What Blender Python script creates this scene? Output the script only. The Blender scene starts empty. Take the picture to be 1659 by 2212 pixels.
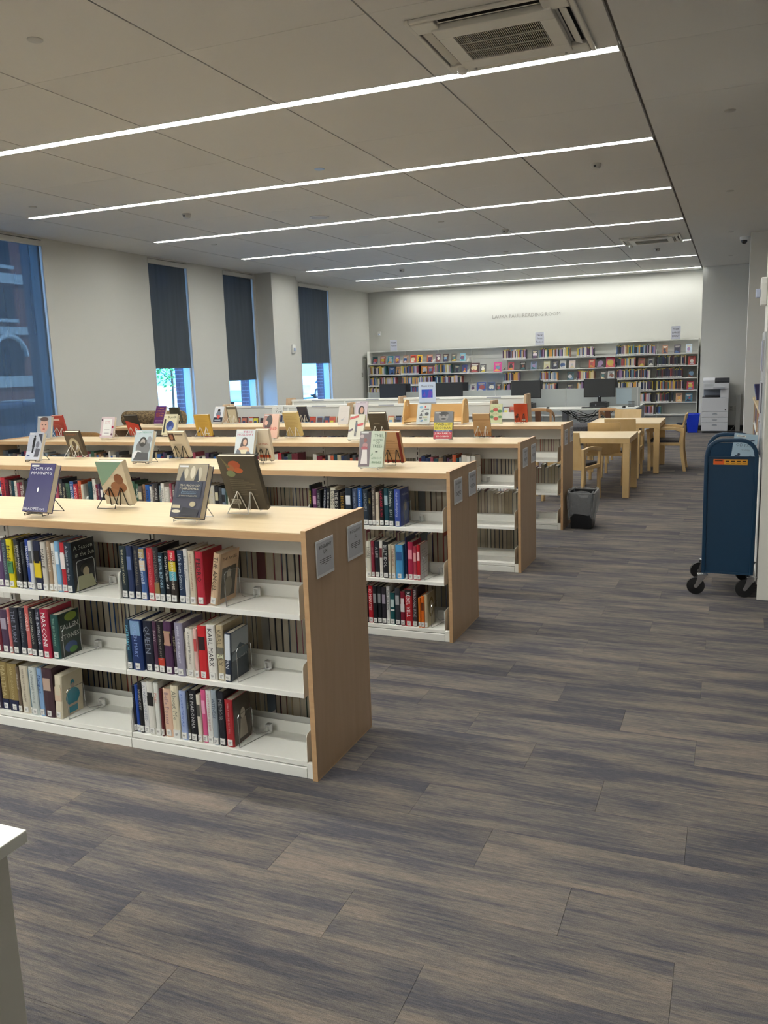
import bpy, bmesh, math, random
from mathutils import Matrix, Vector
random.seed(7)
SC = bpy.context.scene
COL = SC.collection
PI = math.pi
R = math.radians

# ------------------------------------------------------------------ camera, world, exposure
CAM_H = 1.7
F_PX = 1801.07                       # focal length in pixels of the 1659 x 2212 frame
def cam_basis():
    yaw, pitch, roll = 0.39735729, 0.17345383, -0.0337392
    base = Matrix(((1, 0, 0), (0, 0, -1), (0, 1, 0)))
    rx = Matrix(((1, 0, 0), (0, math.cos(pitch), -math.sin(pitch)), (0, math.sin(pitch), math.cos(pitch))))
    ry = Matrix(((math.cos(yaw), 0, math.sin(yaw)), (0, 1, 0), (-math.sin(yaw), 0, math.cos(yaw))))
    rz = Matrix(((math.cos(roll), -math.sin(roll), 0), (math.sin(roll), math.cos(roll), 0), (0, 0, 1)))
    return rz @ rx @ ry @ base
M = cam_basis()                      # world -> (right, down, forward)
cam_d = bpy.data.cameras.new('camera')
cam = bpy.data.objects.new('camera', cam_d)
COL.objects.link(cam)
right, down, fwd = Vector(M[0]), Vector(M[1]), Vector(M[2])
rot = Matrix((right, -down, -fwd)).transposed()
cam.matrix_world = Matrix.Translation((0, 0, CAM_H)) @ rot.to_4x4()
cam_d.sensor_fit = 'VERTICAL'
cam_d.sensor_height = 32.0
cam_d.lens = 32.0 * F_PX / 2212.0
cam_d.clip_start = 0.05
cam_d.clip_end = 400
SC.camera = cam

W = bpy.data.worlds.new('sky')
SC.world = W
W.use_nodes = True
bgn = W.node_tree.nodes['Background']
bgn.inputs['Color'].default_value = (0.11, 0.42, 1.0, 1)
bgn.inputs['Strength'].default_value = 7.0
SUN = bpy.data.lights.new('sun', 'SUN')
SUN.energy = 20.0
SUN.angle = R(0.6)
SUN.color = (0.62, 0.82, 1.0)
so = bpy.data.objects.new('sun', SUN)
so.rotation_euler = Vector((-0.55, -0.55, -1.0)).to_track_quat('-Z', 'Y').to_euler()
COL.objects.link(so)
SC.view_settings.view_transform = 'Standard'
SC.view_settings.look = 'None'
SC.view_settings.gamma = 1.0
SC.view_settings.exposure = 0.14
SC.view_settings.use_curve_mapping = False
STRIP_POWER = 50.0

# ------------------------------------------------------------------ helpers
def lin(h):
    if isinstance(h, str):
        c = [int(h[i:i + 2], 16) / 255 for i in (0, 2, 4)]
        return tuple(x / 12.92 if x <= .04045 else ((x + .055) / 1.055) ** 2.4 for x in c) + (1,)
    return tuple(h) + (1,)
_mats = {}
def mat(h, rough=.5, metal=0, name=None, emit=None, strength=0, spec=None):
    k = (h, rough, metal, emit, strength, spec)
    if k in _mats: return _mats[k]
    m = bpy.data.materials.new(name or 'paint_' + str(h))
    m.use_nodes = True
    b = m.node_tree.nodes['Principled BSDF']
    b.inputs['Base Color'].default_value = lin(h)
    b.inputs['Roughness'].default_value = rough
    b.inputs['Metallic'].default_value = metal
    if spec is not None: b.inputs['Specular IOR Level'].default_value = spec
    if emit:
        b.inputs['Emission Color'].default_value = lin(emit)
        b.inputs['Emission Strength'].default_value = strength
    _mats[k] = m
    return m
def nodes(m):
    nt = m.node_tree
    return nt, nt.nodes, nt.links, nt.nodes['Principled BSDF']
def newmat(name, rough=.5):
    m = bpy.data.materials.new(name); m.use_nodes = True
    m.node_tree.nodes['Principled BSDF'].inputs['Roughness'].default_value = rough
    return m
def mathn(nt, op, a, b=None, c=None):
    n = nt.nodes.new('ShaderNodeMath'); n.operation = op
    for i, v in enumerate((a, b, c)):
        if v is None: continue
        if isinstance(v, (int, float)): n.inputs[i].default_value = v
        else: nt.links.new(v, n.inputs[i])
    return n.outputs[0]

class MB:
    def __init__(s): s.v = []; s.f = []; s.m = []
    def add(s, vs, fs, mi=0):
        o = len(s.v); s.v += [tuple(v) for v in vs]
        for f in fs: s.f.append(tuple(i + o for i in f)); s.m.append(mi)
        return s
    def box(s, x0, y0, z0, x1, y1, z1, mi=0):
        return s.add([(x0,y0,z0),(x1,y0,z0),(x1,y1,z0),(x0,y1,z0),(x0,y0,z1),(x1,y0,z1),(x1,y1,z1),(x0,y1,z1)],
              [(0,3,2,1),(4,5,6,7),(0,1,5,4),(1,2,6,5),(2,3,7,6),(3,0,4,7)], mi)
    def prism(s, pts, ax, a, b, mi=0):
        # pts: 2D outline (counter clockwise), extruded along axis ax from a to b
        def p(u, v, w): return {'x': (w, u, v), 'y': (u, w, v), 'z': (u, v, w)}[ax]
        n = len(pts)
        vs = [p(u, v, a) for u, v in pts] + [p(u, v, b) for u, v in pts]
        fs = [tuple(range(n))[::-1], tuple(range(n, 2 * n))] + [(i, (i + 1) % n, n + (i + 1) % n, n + i) for i in range(n)]
        if ax == 'y': fs = [f[::-1] for f in fs]
        return s.add(vs, fs, mi)
    def tube(s, pts, r, n=6, closed=False, mi=0):
        P = [Vector(p) for p in pts]; N = len(P); o = len(s.v); up = None
        for i, p in enumerate(P):
            if closed: t = (P[(i + 1) % N] - P[i - 1])
            else: t = (P[min(i + 1, N - 1)] - P[max(i - 1, 0)])
            t = t.normalized() if t.length > 1e-9 else Vector((0, 0, 1))
            if up is None: up = t.orthogonal().normalized()
            up = (up - t * up.dot(t));
            up = up.normalized() if up.length > 1e-6 else t.orthogonal().normalized()
            w = t.cross(up)
            for k in range(n):
                a = 2 * PI * k / n
                s.v.append(tuple(p + up * math.cos(a) * r + w * math.sin(a) * r))
        for i in range(N if closed else N - 1):
            j = (i + 1) % N
            for k in range(n):
                l = (k + 1) % n
                s.f.append((o + i*n + k, o + i*n + l, o + j*n + l, o + j*n + k)); s.m.append(mi)
        if not closed:
            s.f.append(tuple(o + k for k in range(n))[::-1]); s.m.append(mi)
            s.f.append(tuple(o + (N-1)*n + k for k in range(n))); s.m.append(mi)
        return s
    def lathe(s, prof, c=(0, 0, 0), n=20, mi=0, ax='z'):
        o = len(s.v)
        for r, h in prof:
            for k in range(n):
                a = 2 * PI * k / n; x, y = r * math.cos(a), r * math.sin(a)
                q = {'z': (x, y, h), 'x': (h, x, y), 'y': (y, h, x)}[ax]
                s.v.append((q[0] + c[0], q[1] + c[1], q[2] + c[2]))
        for i in range(len(prof) - 1):
            for k in range(n):
                l = (k + 1) % n
                s.f.append((o + i*n + k, o + i*n + l, o + (i+1)*n + l, o + (i+1)*n + k)); s.m.append(mi)
        s.f.append(tuple(o + k for k in range(n))[::-1]); s.m.append(mi)
        s.f.append(tuple(o + (len(prof)-1)*n + k for k in range(n))); s.m.append(mi)
        return s
    def mesh(s, name, mats, smooth=False, bevel=0, seg=2):
        me = bpy.data.meshes.new(name); me.from_pydata(s.v, [], s.f)
        for m in mats: me.materials.append(m)
        for p, mi in zip(me.polygons, s.m): p.material_index = mi
        if bevel:
            bm = bmesh.new(); bm.from_mesh(me)
            es = [e for e in bm.edges if len(e.link_faces) == 2 and e.calc_face_angle(0) > .5]
            bmesh.ops.bevel(bm, geom=es, offset=bevel, segments=seg, affect='EDGES', profile=.5, clamp_overlap=True)
            bm.to_mesh(me); bm.free()
        if smooth:
            for p in me.polygons: p.use_smooth = True
            me.set_sharp_from_angle(angle=R(40)) if hasattr(me, 'set_sharp_from_angle') else None
        me.update()
        return me
    def build(s, name, mats, parent=None, loc=(0, 0, 0), rot=(0, 0, 0), smooth=False, bevel=0, seg=2):
        if not isinstance(mats, (list, tuple)): mats = [mats]
        return put(name, s.mesh(name, mats, smooth, bevel, seg), parent, loc, rot)
def put(name, me, parent=None, loc=(0, 0, 0), rot=(0, 0, 0)):
    o = bpy.data.objects.new(name, me); COL.objects.link(o)
    o.parent = parent; o.location = loc; o.rotation_euler = rot
    return o
def tag(o, label=None, cat=None, group=None, kind=None):
    if label: o['label'] = label
    if cat: o['category'] = cat
    if group: o['group'] = group
    if kind: o['kind'] = kind
    return o
def empty(name, loc, rz=0, label=None, cat=None, group=None, rot=None):
    o = bpy.data.objects.new(name, None); COL.objects.link(o)
    o.location = loc; o.rotation_euler = rot or (0, 0, rz); o.empty_display_size = .05
    return tag(o, label, cat, group)
def copy_tree(o, parent=None):
    c = o.copy(); COL.objects.link(c); c.parent = parent
    for ch in list(o.children): copy_tree(ch, c)
    return c
def clip(x, a, b): return max(a, min(b, x))
def ordn(n):
    return ['first','second','third','fourth','fifth','sixth','seventh','eighth','ninth','tenth','eleventh','twelfth','thirteenth','fourteenth','fifteenth','sixteenth','seventeenth','eighteenth','nineteenth','twentieth','twenty-first','twenty-second','twenty-third','twenty-fourth','twenty-fifth','twenty-sixth','twenty-seventh','twenty-eighth','twenty-ninth','thirtieth'][n]
_txt = {}
def text_geo(s):
    # built-in font as flat polygons: returns (verts, faces, width) for cap height about 0.7
    if s in _txt: return _txt[s]
    cu = bpy.data.curves.new('t', 'FONT'); cu.body = s; cu.resolution_u = 1; cu.size = 1
    ob = bpy.data.objects.new('t', cu); COL.objects.link(ob)
    bpy.context.view_layer.update()
    me = bpy.data.meshes.new_from_object(ob.evaluated_get(bpy.context.evaluated_depsgraph_get()))
    vs = [tuple(v.co) for v in me.vertices]; fs = [tuple(p.vertices) for p in me.polygons]
    bpy.data.objects.remove(ob); bpy.data.curves.remove(cu); bpy.data.meshes.remove(me)
    w = max([v[0] for v in vs], default=1)
    _txt[s] = (vs, fs, w)
    return _txt[s]
def hexname(h):
    r, g, b = [int(h[i:i+2], 16) for i in (0, 2, 4)]
    mx, mn = max(r, g, b), min(r, g, b); v = mx; sat = (mx - mn) / max(mx, 1)
    if sat < .16: return 'black' if v < 50 else 'dark grey' if v < 100 else 'grey' if v < 185 else 'white'
    d = mx - mn
    hue = (60 * ((g - b) / d) % 360) if mx == r else (60 * ((b - r) / d) + 120) if mx == g else (60 * ((r - g) / d) + 240)
    dk = 'dark ' if v < 95 else 'pale ' if (v > 185 and sat < .4) else ''
    if sat < .33 and 15 <= hue < 70: return 'dark brown' if v < 95 else 'tan' if v < 190 else 'cream'
    if v < 55 and sat < .5: return 'near-black'
    for lim, n in ((14, 'red'), (42, 'orange' if v > 170 else 'brown'), (68, 'yellow' if v > 150 else 'olive'), (165, 'green'), (200, 'teal'), (255, 'blue'), (290, 'purple'), (335, 'plum' if v < 160 else 'pink'), (361, 'red')):
        if hue < lim: return dk + n
    return dk + 'red'
# ------------------------------------------------------------------ shared materials
def wood(name, c1, c2, rough=.38, scale=(6, 60, 6), amt=.5):
    m = newmat(name, rough); nt, ns, ln, b = nodes(m)
    tc = ns.new('ShaderNodeTexCoord'); mp = ns.new('ShaderNodeMapping'); mp.inputs['Scale'].default_value = scale
    ln.new(tc.outputs['Object'], mp.inputs['Vector'])
    n1 = ns.new('ShaderNodeTexNoise'); n1.inputs['Scale'].default_value = 1; n1.inputs['Detail'].default_value = 5; n1.inputs['Distortion'].default_value = .6
    ln.new(mp.outputs[0], n1.inputs['Vector'])
    cr = ns.new('ShaderNodeValToRGB'); cr.color_ramp.elements[0].position = .5 - amt/2; cr.color_ramp.elements[1].position = .5 + amt/2
    cr.color_ramp.elements[0].color = lin(c1); cr.color_ramp.elements[1].color = lin(c2)
    ln.new(n1.outputs['Fac'], cr.inputs[0]); ln.new(cr.outputs[0], b.inputs['Base Color'])
    bp = ns.new('ShaderNodeBump'); bp.inputs['Strength'].default_value = .03; ln.new(n1.outputs['Fac'], bp.inputs['Height']); ln.new(bp.outputs[0], b.inputs['Normal'])
    return m
MAPLE_TOP = wood('maple_laminate', 'c6b08a', 'cfbb97', .5, (3, 26, 26))
MAPLE_EDGE = wood('maple_edge', 'b8926a', 'c9a67c', .45, (7, 40, 40), .7)
MAPLE_PANEL = wood('maple_panel', 'b89a78', 'c6aa8c', .42, (30, 22, 2.2), .6)
MAPLE = wood('maple_solid', 'c8a873', 'd6b988', .4, (14, 14, 4), .7)
PLY = wood('birch_ply', 'c79e62', 'd8b47c', .42, (4, 20, 9), .8)
WHITE = mat('efefe8', .42, name='white_steel')
WALLM = newmat('wall_paint', .8)
def _wall(m, c):
    nt, ns, ln, b = nodes(m); b.inputs['Base Color'].default_value = lin(c)
    g = ns.new('ShaderNodeNewGeometry')
    n = ns.new('ShaderNodeTexNoise'); n.inputs['Scale'].default_value = 160; n.inputs['Detail'].default_value = 2; ln.new(g.outputs['Position'], n.inputs['Vector'])
    bp = ns.new('ShaderNodeBump'); bp.inputs['Strength'].default_value = .05; bp.inputs['Distance'].default_value = .002; ln.new(n.outputs['Fac'], bp.inputs['Height']); ln.new(bp.outputs[0], b.inputs['Normal'])
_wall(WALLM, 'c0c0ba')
WALL2 = newmat('wall_paint_light', .8); _wall(WALL2, 'e2e2de')  # same wall paint, colour lightened to make up for weak light
CEILM = newmat('ceiling_board', .85); _wall(CEILM, 'd2d0cb')
DARKGAP = mat('4c4a46', .9, name='gap_dark')
BLACK = mat('141416', .45, name='black_plastic')
CHROME = mat('c8cacc', .22, 1, name='chrome_wire')
BWIRE = mat('101012', .4, .3, name='black_wire')
WWIRE = mat('d6d6d2', .35, .2, name='white_wire')
PAGES = newmat('page_block', .8)
def _pages(m):
    nt, ns, ln, b = nodes(m)
    tc = ns.new('ShaderNodeTexCoord'); mp = ns.new('ShaderNodeMapping'); mp.inputs['Scale'].default_value = (900, 3, 3); ln.new(tc.outputs['Object'], mp.inputs['Vector'])
    n = ns.new('ShaderNodeTexNoise'); n.inputs['Scale'].default_value = 1; ln.new(mp.outputs[0], n.inputs['Vector'])
    cr = ns.new('ShaderNodeValToRGB'); cr.color_ramp.elements[0].color = lin('b8ae98'); cr.color_ramp.elements[1].color = lin('e2dac8'); ln.new(n.outputs['Fac'], cr.inputs[0])
    oi = ns.new('ShaderNodeObjectInfo'); hs = ns.new('ShaderNodeHueSaturation'); ln.new(cr.outputs[0], hs.inputs['Color'])
    ln.new(mathn(nt, 'MULTIPLY_ADD', oi.outputs['Random'], .3, .8), hs.inputs['Value']); ln.new(hs.outputs[0], b.inputs['Base Color'])
_pages(PAGES)
VCOL = newmat('printed_covers', .38)
def _vc(m):
    nt, ns, ln, b = nodes(m); a = ns.new('ShaderNodeAttribute'); a.attribute_name = 'Col'; ln.new(a.outputs['Color'], b.inputs['Base Color'])
_vc(VCOL)
LABELW = mat('e6e6e2', .5, name='label_white')
def carpet():
    m = newmat('carpet_plank', .95); nt, ns, ln, b = nodes(m)
    b.inputs['Specular IOR Level'].default_value = .15
    g = ns.new('ShaderNodeNewGeometry'); sp = ns.new('ShaderNodeSeparateXYZ'); ln.new(g.outputs['Position'], sp.inputs[0])
    x, y = sp.outputs[0], sp.outputs[1]
    row = mathn(nt, 'FLOOR', mathn(nt, 'MULTIPLY', mathn(nt, 'SUBTRACT', y, 2.0), 4.0))
    xs = mathn(nt, 'MULTIPLY_ADD', row, 1/3, mathn(nt, 'ADD', x, .095))
    colm = mathn(nt, 'FLOOR', xs)
    cv = ns.new('ShaderNodeCombineXYZ'); ln.new(colm, cv.inputs[0]); ln.new(row, cv.inputs[1])
    wn = ns.new('ShaderNodeTexWhiteNoise'); wn.noise_dimensions = '2D'; ln.new(cv.outputs[0], wn.inputs['Vector'])
    sc = ns.new('ShaderNodeSeparateColor'); ln.new(wn.outputs['Color'], sc.inputs[0])
    def noise(kx, ky, detail, off):
        v = ns.new('ShaderNodeCombineXYZ')
        ln.new(mathn(nt, 'MULTIPLY_ADD', sc.outputs[0], off, mathn(nt, 'MULTIPLY', x, kx)), v.inputs[0])
        ln.new(mathn(nt, 'MULTIPLY_ADD', sc.outputs[1], off, mathn(nt, 'MULTIPLY', y, ky)), v.inputs[1])
        n = ns.new('ShaderNodeTexNoise'); n.inputs['Scale'].default_value = 1; n.inputs['Detail'].default_value = detail; n.inputs['Roughness'].default_value = .6
        ln.new(v.outputs[0], n.inputs['Vector']); return n.outputs['Fac']
    big = noise(1.5, 8.5, 4, 19); mid = noise(4.2, 95, 4, 7); fine = noise(26, 520, 3, 3)
    pile = noise(420, 420, 1, 0)
    f = mathn(nt, 'ADD', mathn(nt, 'MULTIPLY_ADD', big, 2.3, -.80), mathn(nt, 'MULTIPLY_ADD', mid, 1.25, -.62))
    f = mathn(nt, 'ADD', f, mathn(nt, 'MULTIPLY_ADD', sc.outputs[2], .16, -.04))
    cr = ns.new('ShaderNodeValToRGB'); E = cr.color_ramp.elements
    E[0].position = .12; E[0].color = lin('515056'); E[1].position = .84; E[1].color = lin('7f746b')
    e = E.new(.45); e.color = lin('696461')
    ln.new(f, cr.inputs[0])
    hs = ns.new('ShaderNodeHueSaturation'); ln.new(cr.outputs[0], hs.inputs['Color'])
    val = mathn(nt, 'ADD', mathn(nt, 'MULTIPLY_ADD', fine, 1.5, .24), mathn(nt, 'MULTIPLY_ADD', pile, 1.3, -.65))
    ln.new(mathn(nt, 'MULTIPLY_ADD', sc.outputs[2], .12, val), hs.inputs['Value'])
    ln.new(hs.outputs[0], b.inputs['Base Color'])
    bp = ns.new('ShaderNodeBump'); bp.inputs['Strength'].default_value = .35; bp.inputs['Distance'].default_value = .003
    ln.new(mathn(nt, 'ADD', fine, pile), bp.inputs['Height']); ln.new(bp.outputs[0], b.inputs['Normal'])
    return m
CARPET = carpet()

# ------------------------------------------------------------------ room shell
XL, XR, YN, YB, ZC = -9.05, 4.6, -9.0, 20.95, 3.625
floor = MB().box(XL - .6, YN - .3, -.12, XR + .3, YB + .3, -.004).build('floor', mat('6a6662', .9)); tag(floor, kind='structure')
def in_frame(x, y, z, mg=.04):
    v = M @ (Vector((x, y, z)) - Vector((0, 0, CAM_H)))
    if v.z < .2: return False
    return abs(F_PX * v.x / v.z) < 829.5 * (1 + mg) and abs(F_PX * v.y / v.z) < 1106 * (1 + mg)
pl = []
r0 = math.floor((YN - 2) * 4)
for r in range(r0, int((YB - 2) * 4) + 1):
    y0 = 2 + r * .25
    c = math.floor(XL + .095 + r / 3)
    while True:
        x0 = c - .095 - r / 3
        if x0 > XR: break
        if x0 + 1 > XL: pl.append((x0, y0))
        c += 1
def pmesh(x0, y0, x1, y1, mb):
    g, d = .00015, .0005
    a, b_, c, e = x0 + g, y0 + g, x1 - g, y1 - g
    mb.add([(a,b_,-.004),(c,b_,-.004),(c,e,-.004),(a,e,-.004),(a+d,b_+d,0),(c-d,b_+d,0),(c-d,e-d,0),(a+d,e-d,0)],
           [(4,5,6,7),(0,1,5,4),(1,2,6,5),(2,3,7,6),(3,0,4,7)])
vis = [p for p in pl if any(in_frame(p[0] + dx, p[1] + dy, 0) for dx in (.1, .5, .9) for dy in (.05, .2)) and p[0] > XL and not (p[0] + 1 < -1.7 and 2.8 < p[1] < 9)]
vis.sort(key=lambda p: (p[0] + .5) ** 2 + p[1] ** 2)
near = set(vis[:290])
mb = MB(); pmesh(0, 0, 1, .25, mb); pme = mb.mesh('carpet_plank', [CARPET])
for p in vis[:290]: put('carpet_plank', pme, floor, (p[0], p[1], 0))
mb = MB()
for p in pl:
    if p in near: continue
    x0, x1, y1 = max(p[0], XL), min(p[0] + 1, XR), min(p[1] + .25, YB)
    if x1 - x0 > .02 and y1 - p[1] > .02: pmesh(x0, p[1], x1, y1, mb)
o = mb.build('carpet_planks', CARPET, floor); o['kind'] = 'stuff'

# walls with window openings
WIN = [(6.5, 9.46), (11.77, 12.88), (14.0, 15.12), (17.03, 18.58)]
ZT, ZS = 3.53, .25
mb = MB(); ys = YN
for a, b in WIN:
    mb.box(XL - .22, ys, 0, XL, a, ZC + .1); mb.box(XL - .22, a, 0, XL, b, ZS); mb.box(XL - .22, a, 3.60, XL, b, ZC + .1); ys = b
mb.box(XL - .22, ys, 0, XL, YB + .3, ZC + .1)
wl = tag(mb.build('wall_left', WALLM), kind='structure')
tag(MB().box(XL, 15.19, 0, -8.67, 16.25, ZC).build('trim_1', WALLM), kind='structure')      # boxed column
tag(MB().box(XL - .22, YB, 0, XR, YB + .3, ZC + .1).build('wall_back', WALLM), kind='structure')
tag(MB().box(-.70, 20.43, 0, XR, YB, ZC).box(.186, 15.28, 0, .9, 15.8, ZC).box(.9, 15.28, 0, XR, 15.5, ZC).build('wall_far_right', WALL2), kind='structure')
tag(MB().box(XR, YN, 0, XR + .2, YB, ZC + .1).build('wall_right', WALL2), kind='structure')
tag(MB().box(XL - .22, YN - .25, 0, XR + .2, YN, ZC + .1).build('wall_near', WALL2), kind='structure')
BASEM = mat('1d1d20', .6, name='rubber_base')
tag(MB().box(-.70, 20.415, 0, 1.5, 20.43, .12).build('baseboard_far_right', BASEM), kind='structure')
tag(MB().box(XL + .001, YN, 0, XL + .012, 11.7, .1).box(XL + .001, 12.95, 0, XL + .012, 13.95, .1).box(XL + .001, 18.65, 0, XL + .012, YB, .1).build('baseboard_left', BASEM), kind='structure')
tag(MB().box(XL + .02, YB - .012, 0, -.71, YB - .001, .1).build('baseboard_back', BASEM), kind='structure')

FRAME = mat('c8d0d4', .45, .0, name='window_aluminium')
FDARK = mat('3a4450', .4, .3, name='window_gasket')
GLASS = newmat('window_glass', 0.0)
def _glass(m):
    nt, ns, ln, b = nodes(m); out = ns['Material Output']
    t = ns.new('ShaderNodeBsdfTransparent'); t.inputs[0].default_value = (.93, .97, 1, 1)
    g = ns.new('ShaderNodeBsdfGlossy'); g.inputs['Roughness'].default_value = .02
    mx = ns.new('ShaderNodeMixShader'); mx.inputs[0].default_value = .06
    ln.new(t.outputs[0], mx.inputs[1]); ln.new(g.outputs[0], mx.inputs[2]); ln.new(mx.outputs[0], out.inputs['Surface'])
_glass(GLASS)
def screen_mat(name, c, tr):
    m = newmat(name, .9); nt, ns, ln, b = nodes(m); out = ns['Material Output']
    tc = ns.new('ShaderNodeNewGeometry'); mp = ns.new('ShaderNodeMapping'); mp.inputs['Scale'].default_value = (1, 9, .6); ln.new(tc.outputs['Position'], mp.inputs['Vector'])
    n = ns.new('ShaderNodeTexNoise'); n.inputs['Scale'].default_value = 1.2; ln.new(mp.outputs[0], n.inputs['Vector'])
    hs = ns.new('ShaderNodeHueSaturation'); hs.inputs['Color'].default_value = lin(c); ln.new(mathn(nt, 'MULTIPLY_ADD', n.outputs['Fac'], .5, .75), hs.inputs['Value'])
    d = ns.new('ShaderNodeBsdfDiffuse'); ln.new(hs.outputs[0], d.inputs[0])
    tl = ns.new('ShaderNodeBsdfTranslucent'); tl.inputs[0].default_value = lin('40464e')
    a = ns.new('ShaderNodeMixShader'); a.inputs[0].default_value = .25; ln.new(d.outputs[0], a.inputs[1]); ln.new(tl.outputs[0], a.inputs[2])
    t = ns.new('ShaderNodeBsdfTransparent'); mx = ns.new('ShaderNodeMixShader'); mx.inputs[0].default_value = tr
    ln.new(a.outputs[0], mx.inputs[1]); ln.new(t.outputs[0], mx.inputs[2]); ln.new(mx.outputs[0], out.inputs['Surface'])
    return m
SHADE = screen_mat('solar_screen_dark', '565c60', .035)
SHADE2 = screen_mat('solar_screen_open', '56646f', .24)
BRICK = mat('6b4f58', .85, name='brick_plum'); MORTAR = mat('9a949a', .9, name='mortar')
shade_bot = [.35, 1.80, 1.53, 1.83]
wlab = ['widest window shade, lowered full height at left edge, view showing through', 'charcoal roller shade with green tree visible below it', 'charcoal roller shade lowered furthest, just left of the boxed column', 'charcoal roller shade with white parked car visible below it']
for i, (a, b) in enumerate(WIN):
    w = empty('window_%d' % (i + 1), (XL, a, ZS)); w['kind'] = 'structure'
    L, H = b - a, 3.60 - ZS
    fr = MB()
    fr.box(-.20, 0, 0, -.055, .05, H).box(-.20, L - .05, 0, -.055, L, H).box(-.20, .05, 0, -.055, L - .05, .06).box(-.20, .05, H - .06, -.055, L - .05, H)
    if i == 0: fr.box(-.19, L - 1.25, .06, -.10, L - 1.19, H - .06)
    fr.build('window_frame', FRAME, w, bevel=.003)
    MB().box(-.235, L - .03, 0, -.20, L + .0, H).box(-.235, 0, 0, -.20, .03, H).box(-.215, .03, 0, -.2, L - .03, .05).build('gasket', FDARK, w)
    MB().box(-.165, .05, .06, -.158, L - .05, H - .06).build('pane', GLASS, w)
    MB().box(-.055, 0, 0, 0.004, .012, H).box(-.055, L - .012, 0, 0.004, L, H).box(-.055, 0, -.02, .03, L, 0).build('window_sill', WALLM, w)
    # outer brick return beside the far jamb
    wb = MB().box(-.42, L, -.3, -.235, L + .6, H + .2).box(-.42, -.6, -.3, -.235, 0, H + .2).build('brick_reveal', MORTAR, w)
    if i: 
        bmesh_b = MB().box(0, 0, 0, .178, .006, .062).mesh('brick', [BRICK]); hb = MB().box(0, 0, 0, .084, .006, .062).mesh('brick', [BRICK])
        for k in range(int((H - .5) / .075)):
            z = .3 + k * .075
            if z + ZS > (2.2 if i else 3.4): break
            if k % 2: put('brick', bmesh_b, wb, (-.418, L - .0055, z))
            else: put('brick', hb, wb, (-.418, L - .0055, z)); put('brick', hb, wb, (-.324, L - .0055, z))
    # roller shade hangs in the opening: a thing of its own
    s = empty('roller_shade', (XL, a, 3.60), label=wlab[i], cat='window shade', group='roller shades on the left wall')
    MB().box(-.052, .012, -.085, .012, L - .012, -.012).build('fascia', WALLM, s, bevel=.003)
    zb = shade_bot[i] - 3.60
    MB().box(-.034, .018, zb, -.0325, L - .035, -.08).build('shade_fabric', SHADE2 if i == 0 else SHADE, s)
    MB().box(-.039, .018, zb - .022, -.027, L - .035, zb).build('hem_bar', mat('3c4246', .5), s, bevel=.003)

# ceiling: dark void, panels, grooves
ceil = tag(MB().box(XL - .2, YN - .2, 3.66, XR + .2, YB + .3, 3.80).build('ceiling', mat('8a8780', .9)), kind='structure')
PX = [-.73 - 1.22 * k for k in range(7)] + [XL + .0]
SK = [5.855 + 2.428 * k for k in range(-6, 7)]
CJ = [s - 1.214 for s in SK] + [SK[-1] + .6]
HS = .052
T = []
for s, j0 in zip(SK, CJ[:-1]):
    j1 = j0 + 2.428
    for i in range(7):
        x1, x0 = PX[i], PX[i + 1]
        if i == 6: T += [(x0, j0, x1, s - HS), (x0, s - HS, x1, s + HS), (x0, s + HS, x1, j1)]
        else: T += [(x0, j0, x1, s - HS), (x0, s + HS, x1, j1)]
    for xa, xb in ((-.718, .6), (.6, 1.93), (1.93, 3.26), (3.26, XR)):
        T += [(xa, j0, xb, s), (xa, s, xb, j1)]
for x0, y0, x1, y1 in T:
    y0, y1, x0 = max(y0, YN), min(y1, YB), max(x0, XL)
    if y1 - y0 < .02 or x1 - x0 < .02: continue
    if not any(in_frame(x, y, ZC, .3) for x in (x0, (x0+x1)/2, x1) for y in (y0, (y0+y1)/2, y1)) and y0 > 4: pass
    g = .0015
    MB().box(x0 + .006, y0 + g, ZC, x1 - (.006 if x1 < -.72 or x0 < -.73 else .0015), y1 - g, 3.655).build('ceiling_panel', CEILM, ceil)
# strips of light
DIFF = mat('ffffff', .5, name='light_diffuser', emit='f8f8f2', strength=STRIP_POWER)
DIFF_B = mat('fffffe', .5, name='light_diffuser_lobby', emit='f8f8f2', strength=STRIP_POWER * 1.3)  # unseen strips boosted above the visible ones as extra fill
RIM = mat('e2e2dc', .5, name='light_rim')
names = ['farthest behind the viewer', 'second farthest behind the viewer', 'third farthest behind the viewer', 'behind the viewer', 'over the entrance behind the viewer', 'just behind the near edge of view', 'nearest in view, running past the near ceiling air unit', 'second from the front, ahead of the blue ceiling disc', 'third from the front, beside the round ceiling speaker', 'fourth from the front', 'fifth from the front, interrupted by the far ceiling air unit', 'second from the back wall', 'last before the back wall']  # strips behind the viewer are unseen, added to light the shelf fronts
for k, s in enumerate(SK):
    e = empty('linear_ceiling_light', (-8.05, s, 3.625), label='long recessed strip light, ' + names[k], cat='ceiling light', group='parallel recessed strip lights')
    segs = [(0, 7.305)] if k > 5 else [(0, 7.305), (8.7, 12.4)]  # out-of-view strips also get an added right-hand segment for fill
    if k == 10: segs = [(0, 6.22), (7.18, 7.305)]
    for a, b in segs:
        MB().box(a + .003, -.046, .012, b - .003, .046, .02).build('diffuser', DIFF if k > 5 else DIFF_B, e)
        for xx in (a - .003, b): MB().box(xx, -.051, .001, xx + .003, .051, .034).build('rim_cap', RIM, e)  # caps added to block light spilling into the ceiling groove
        for yy in (-.051, .0465): MB().box(a, yy, .001, b, yy + .0045, .03).build('rim', RIM, e)

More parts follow.
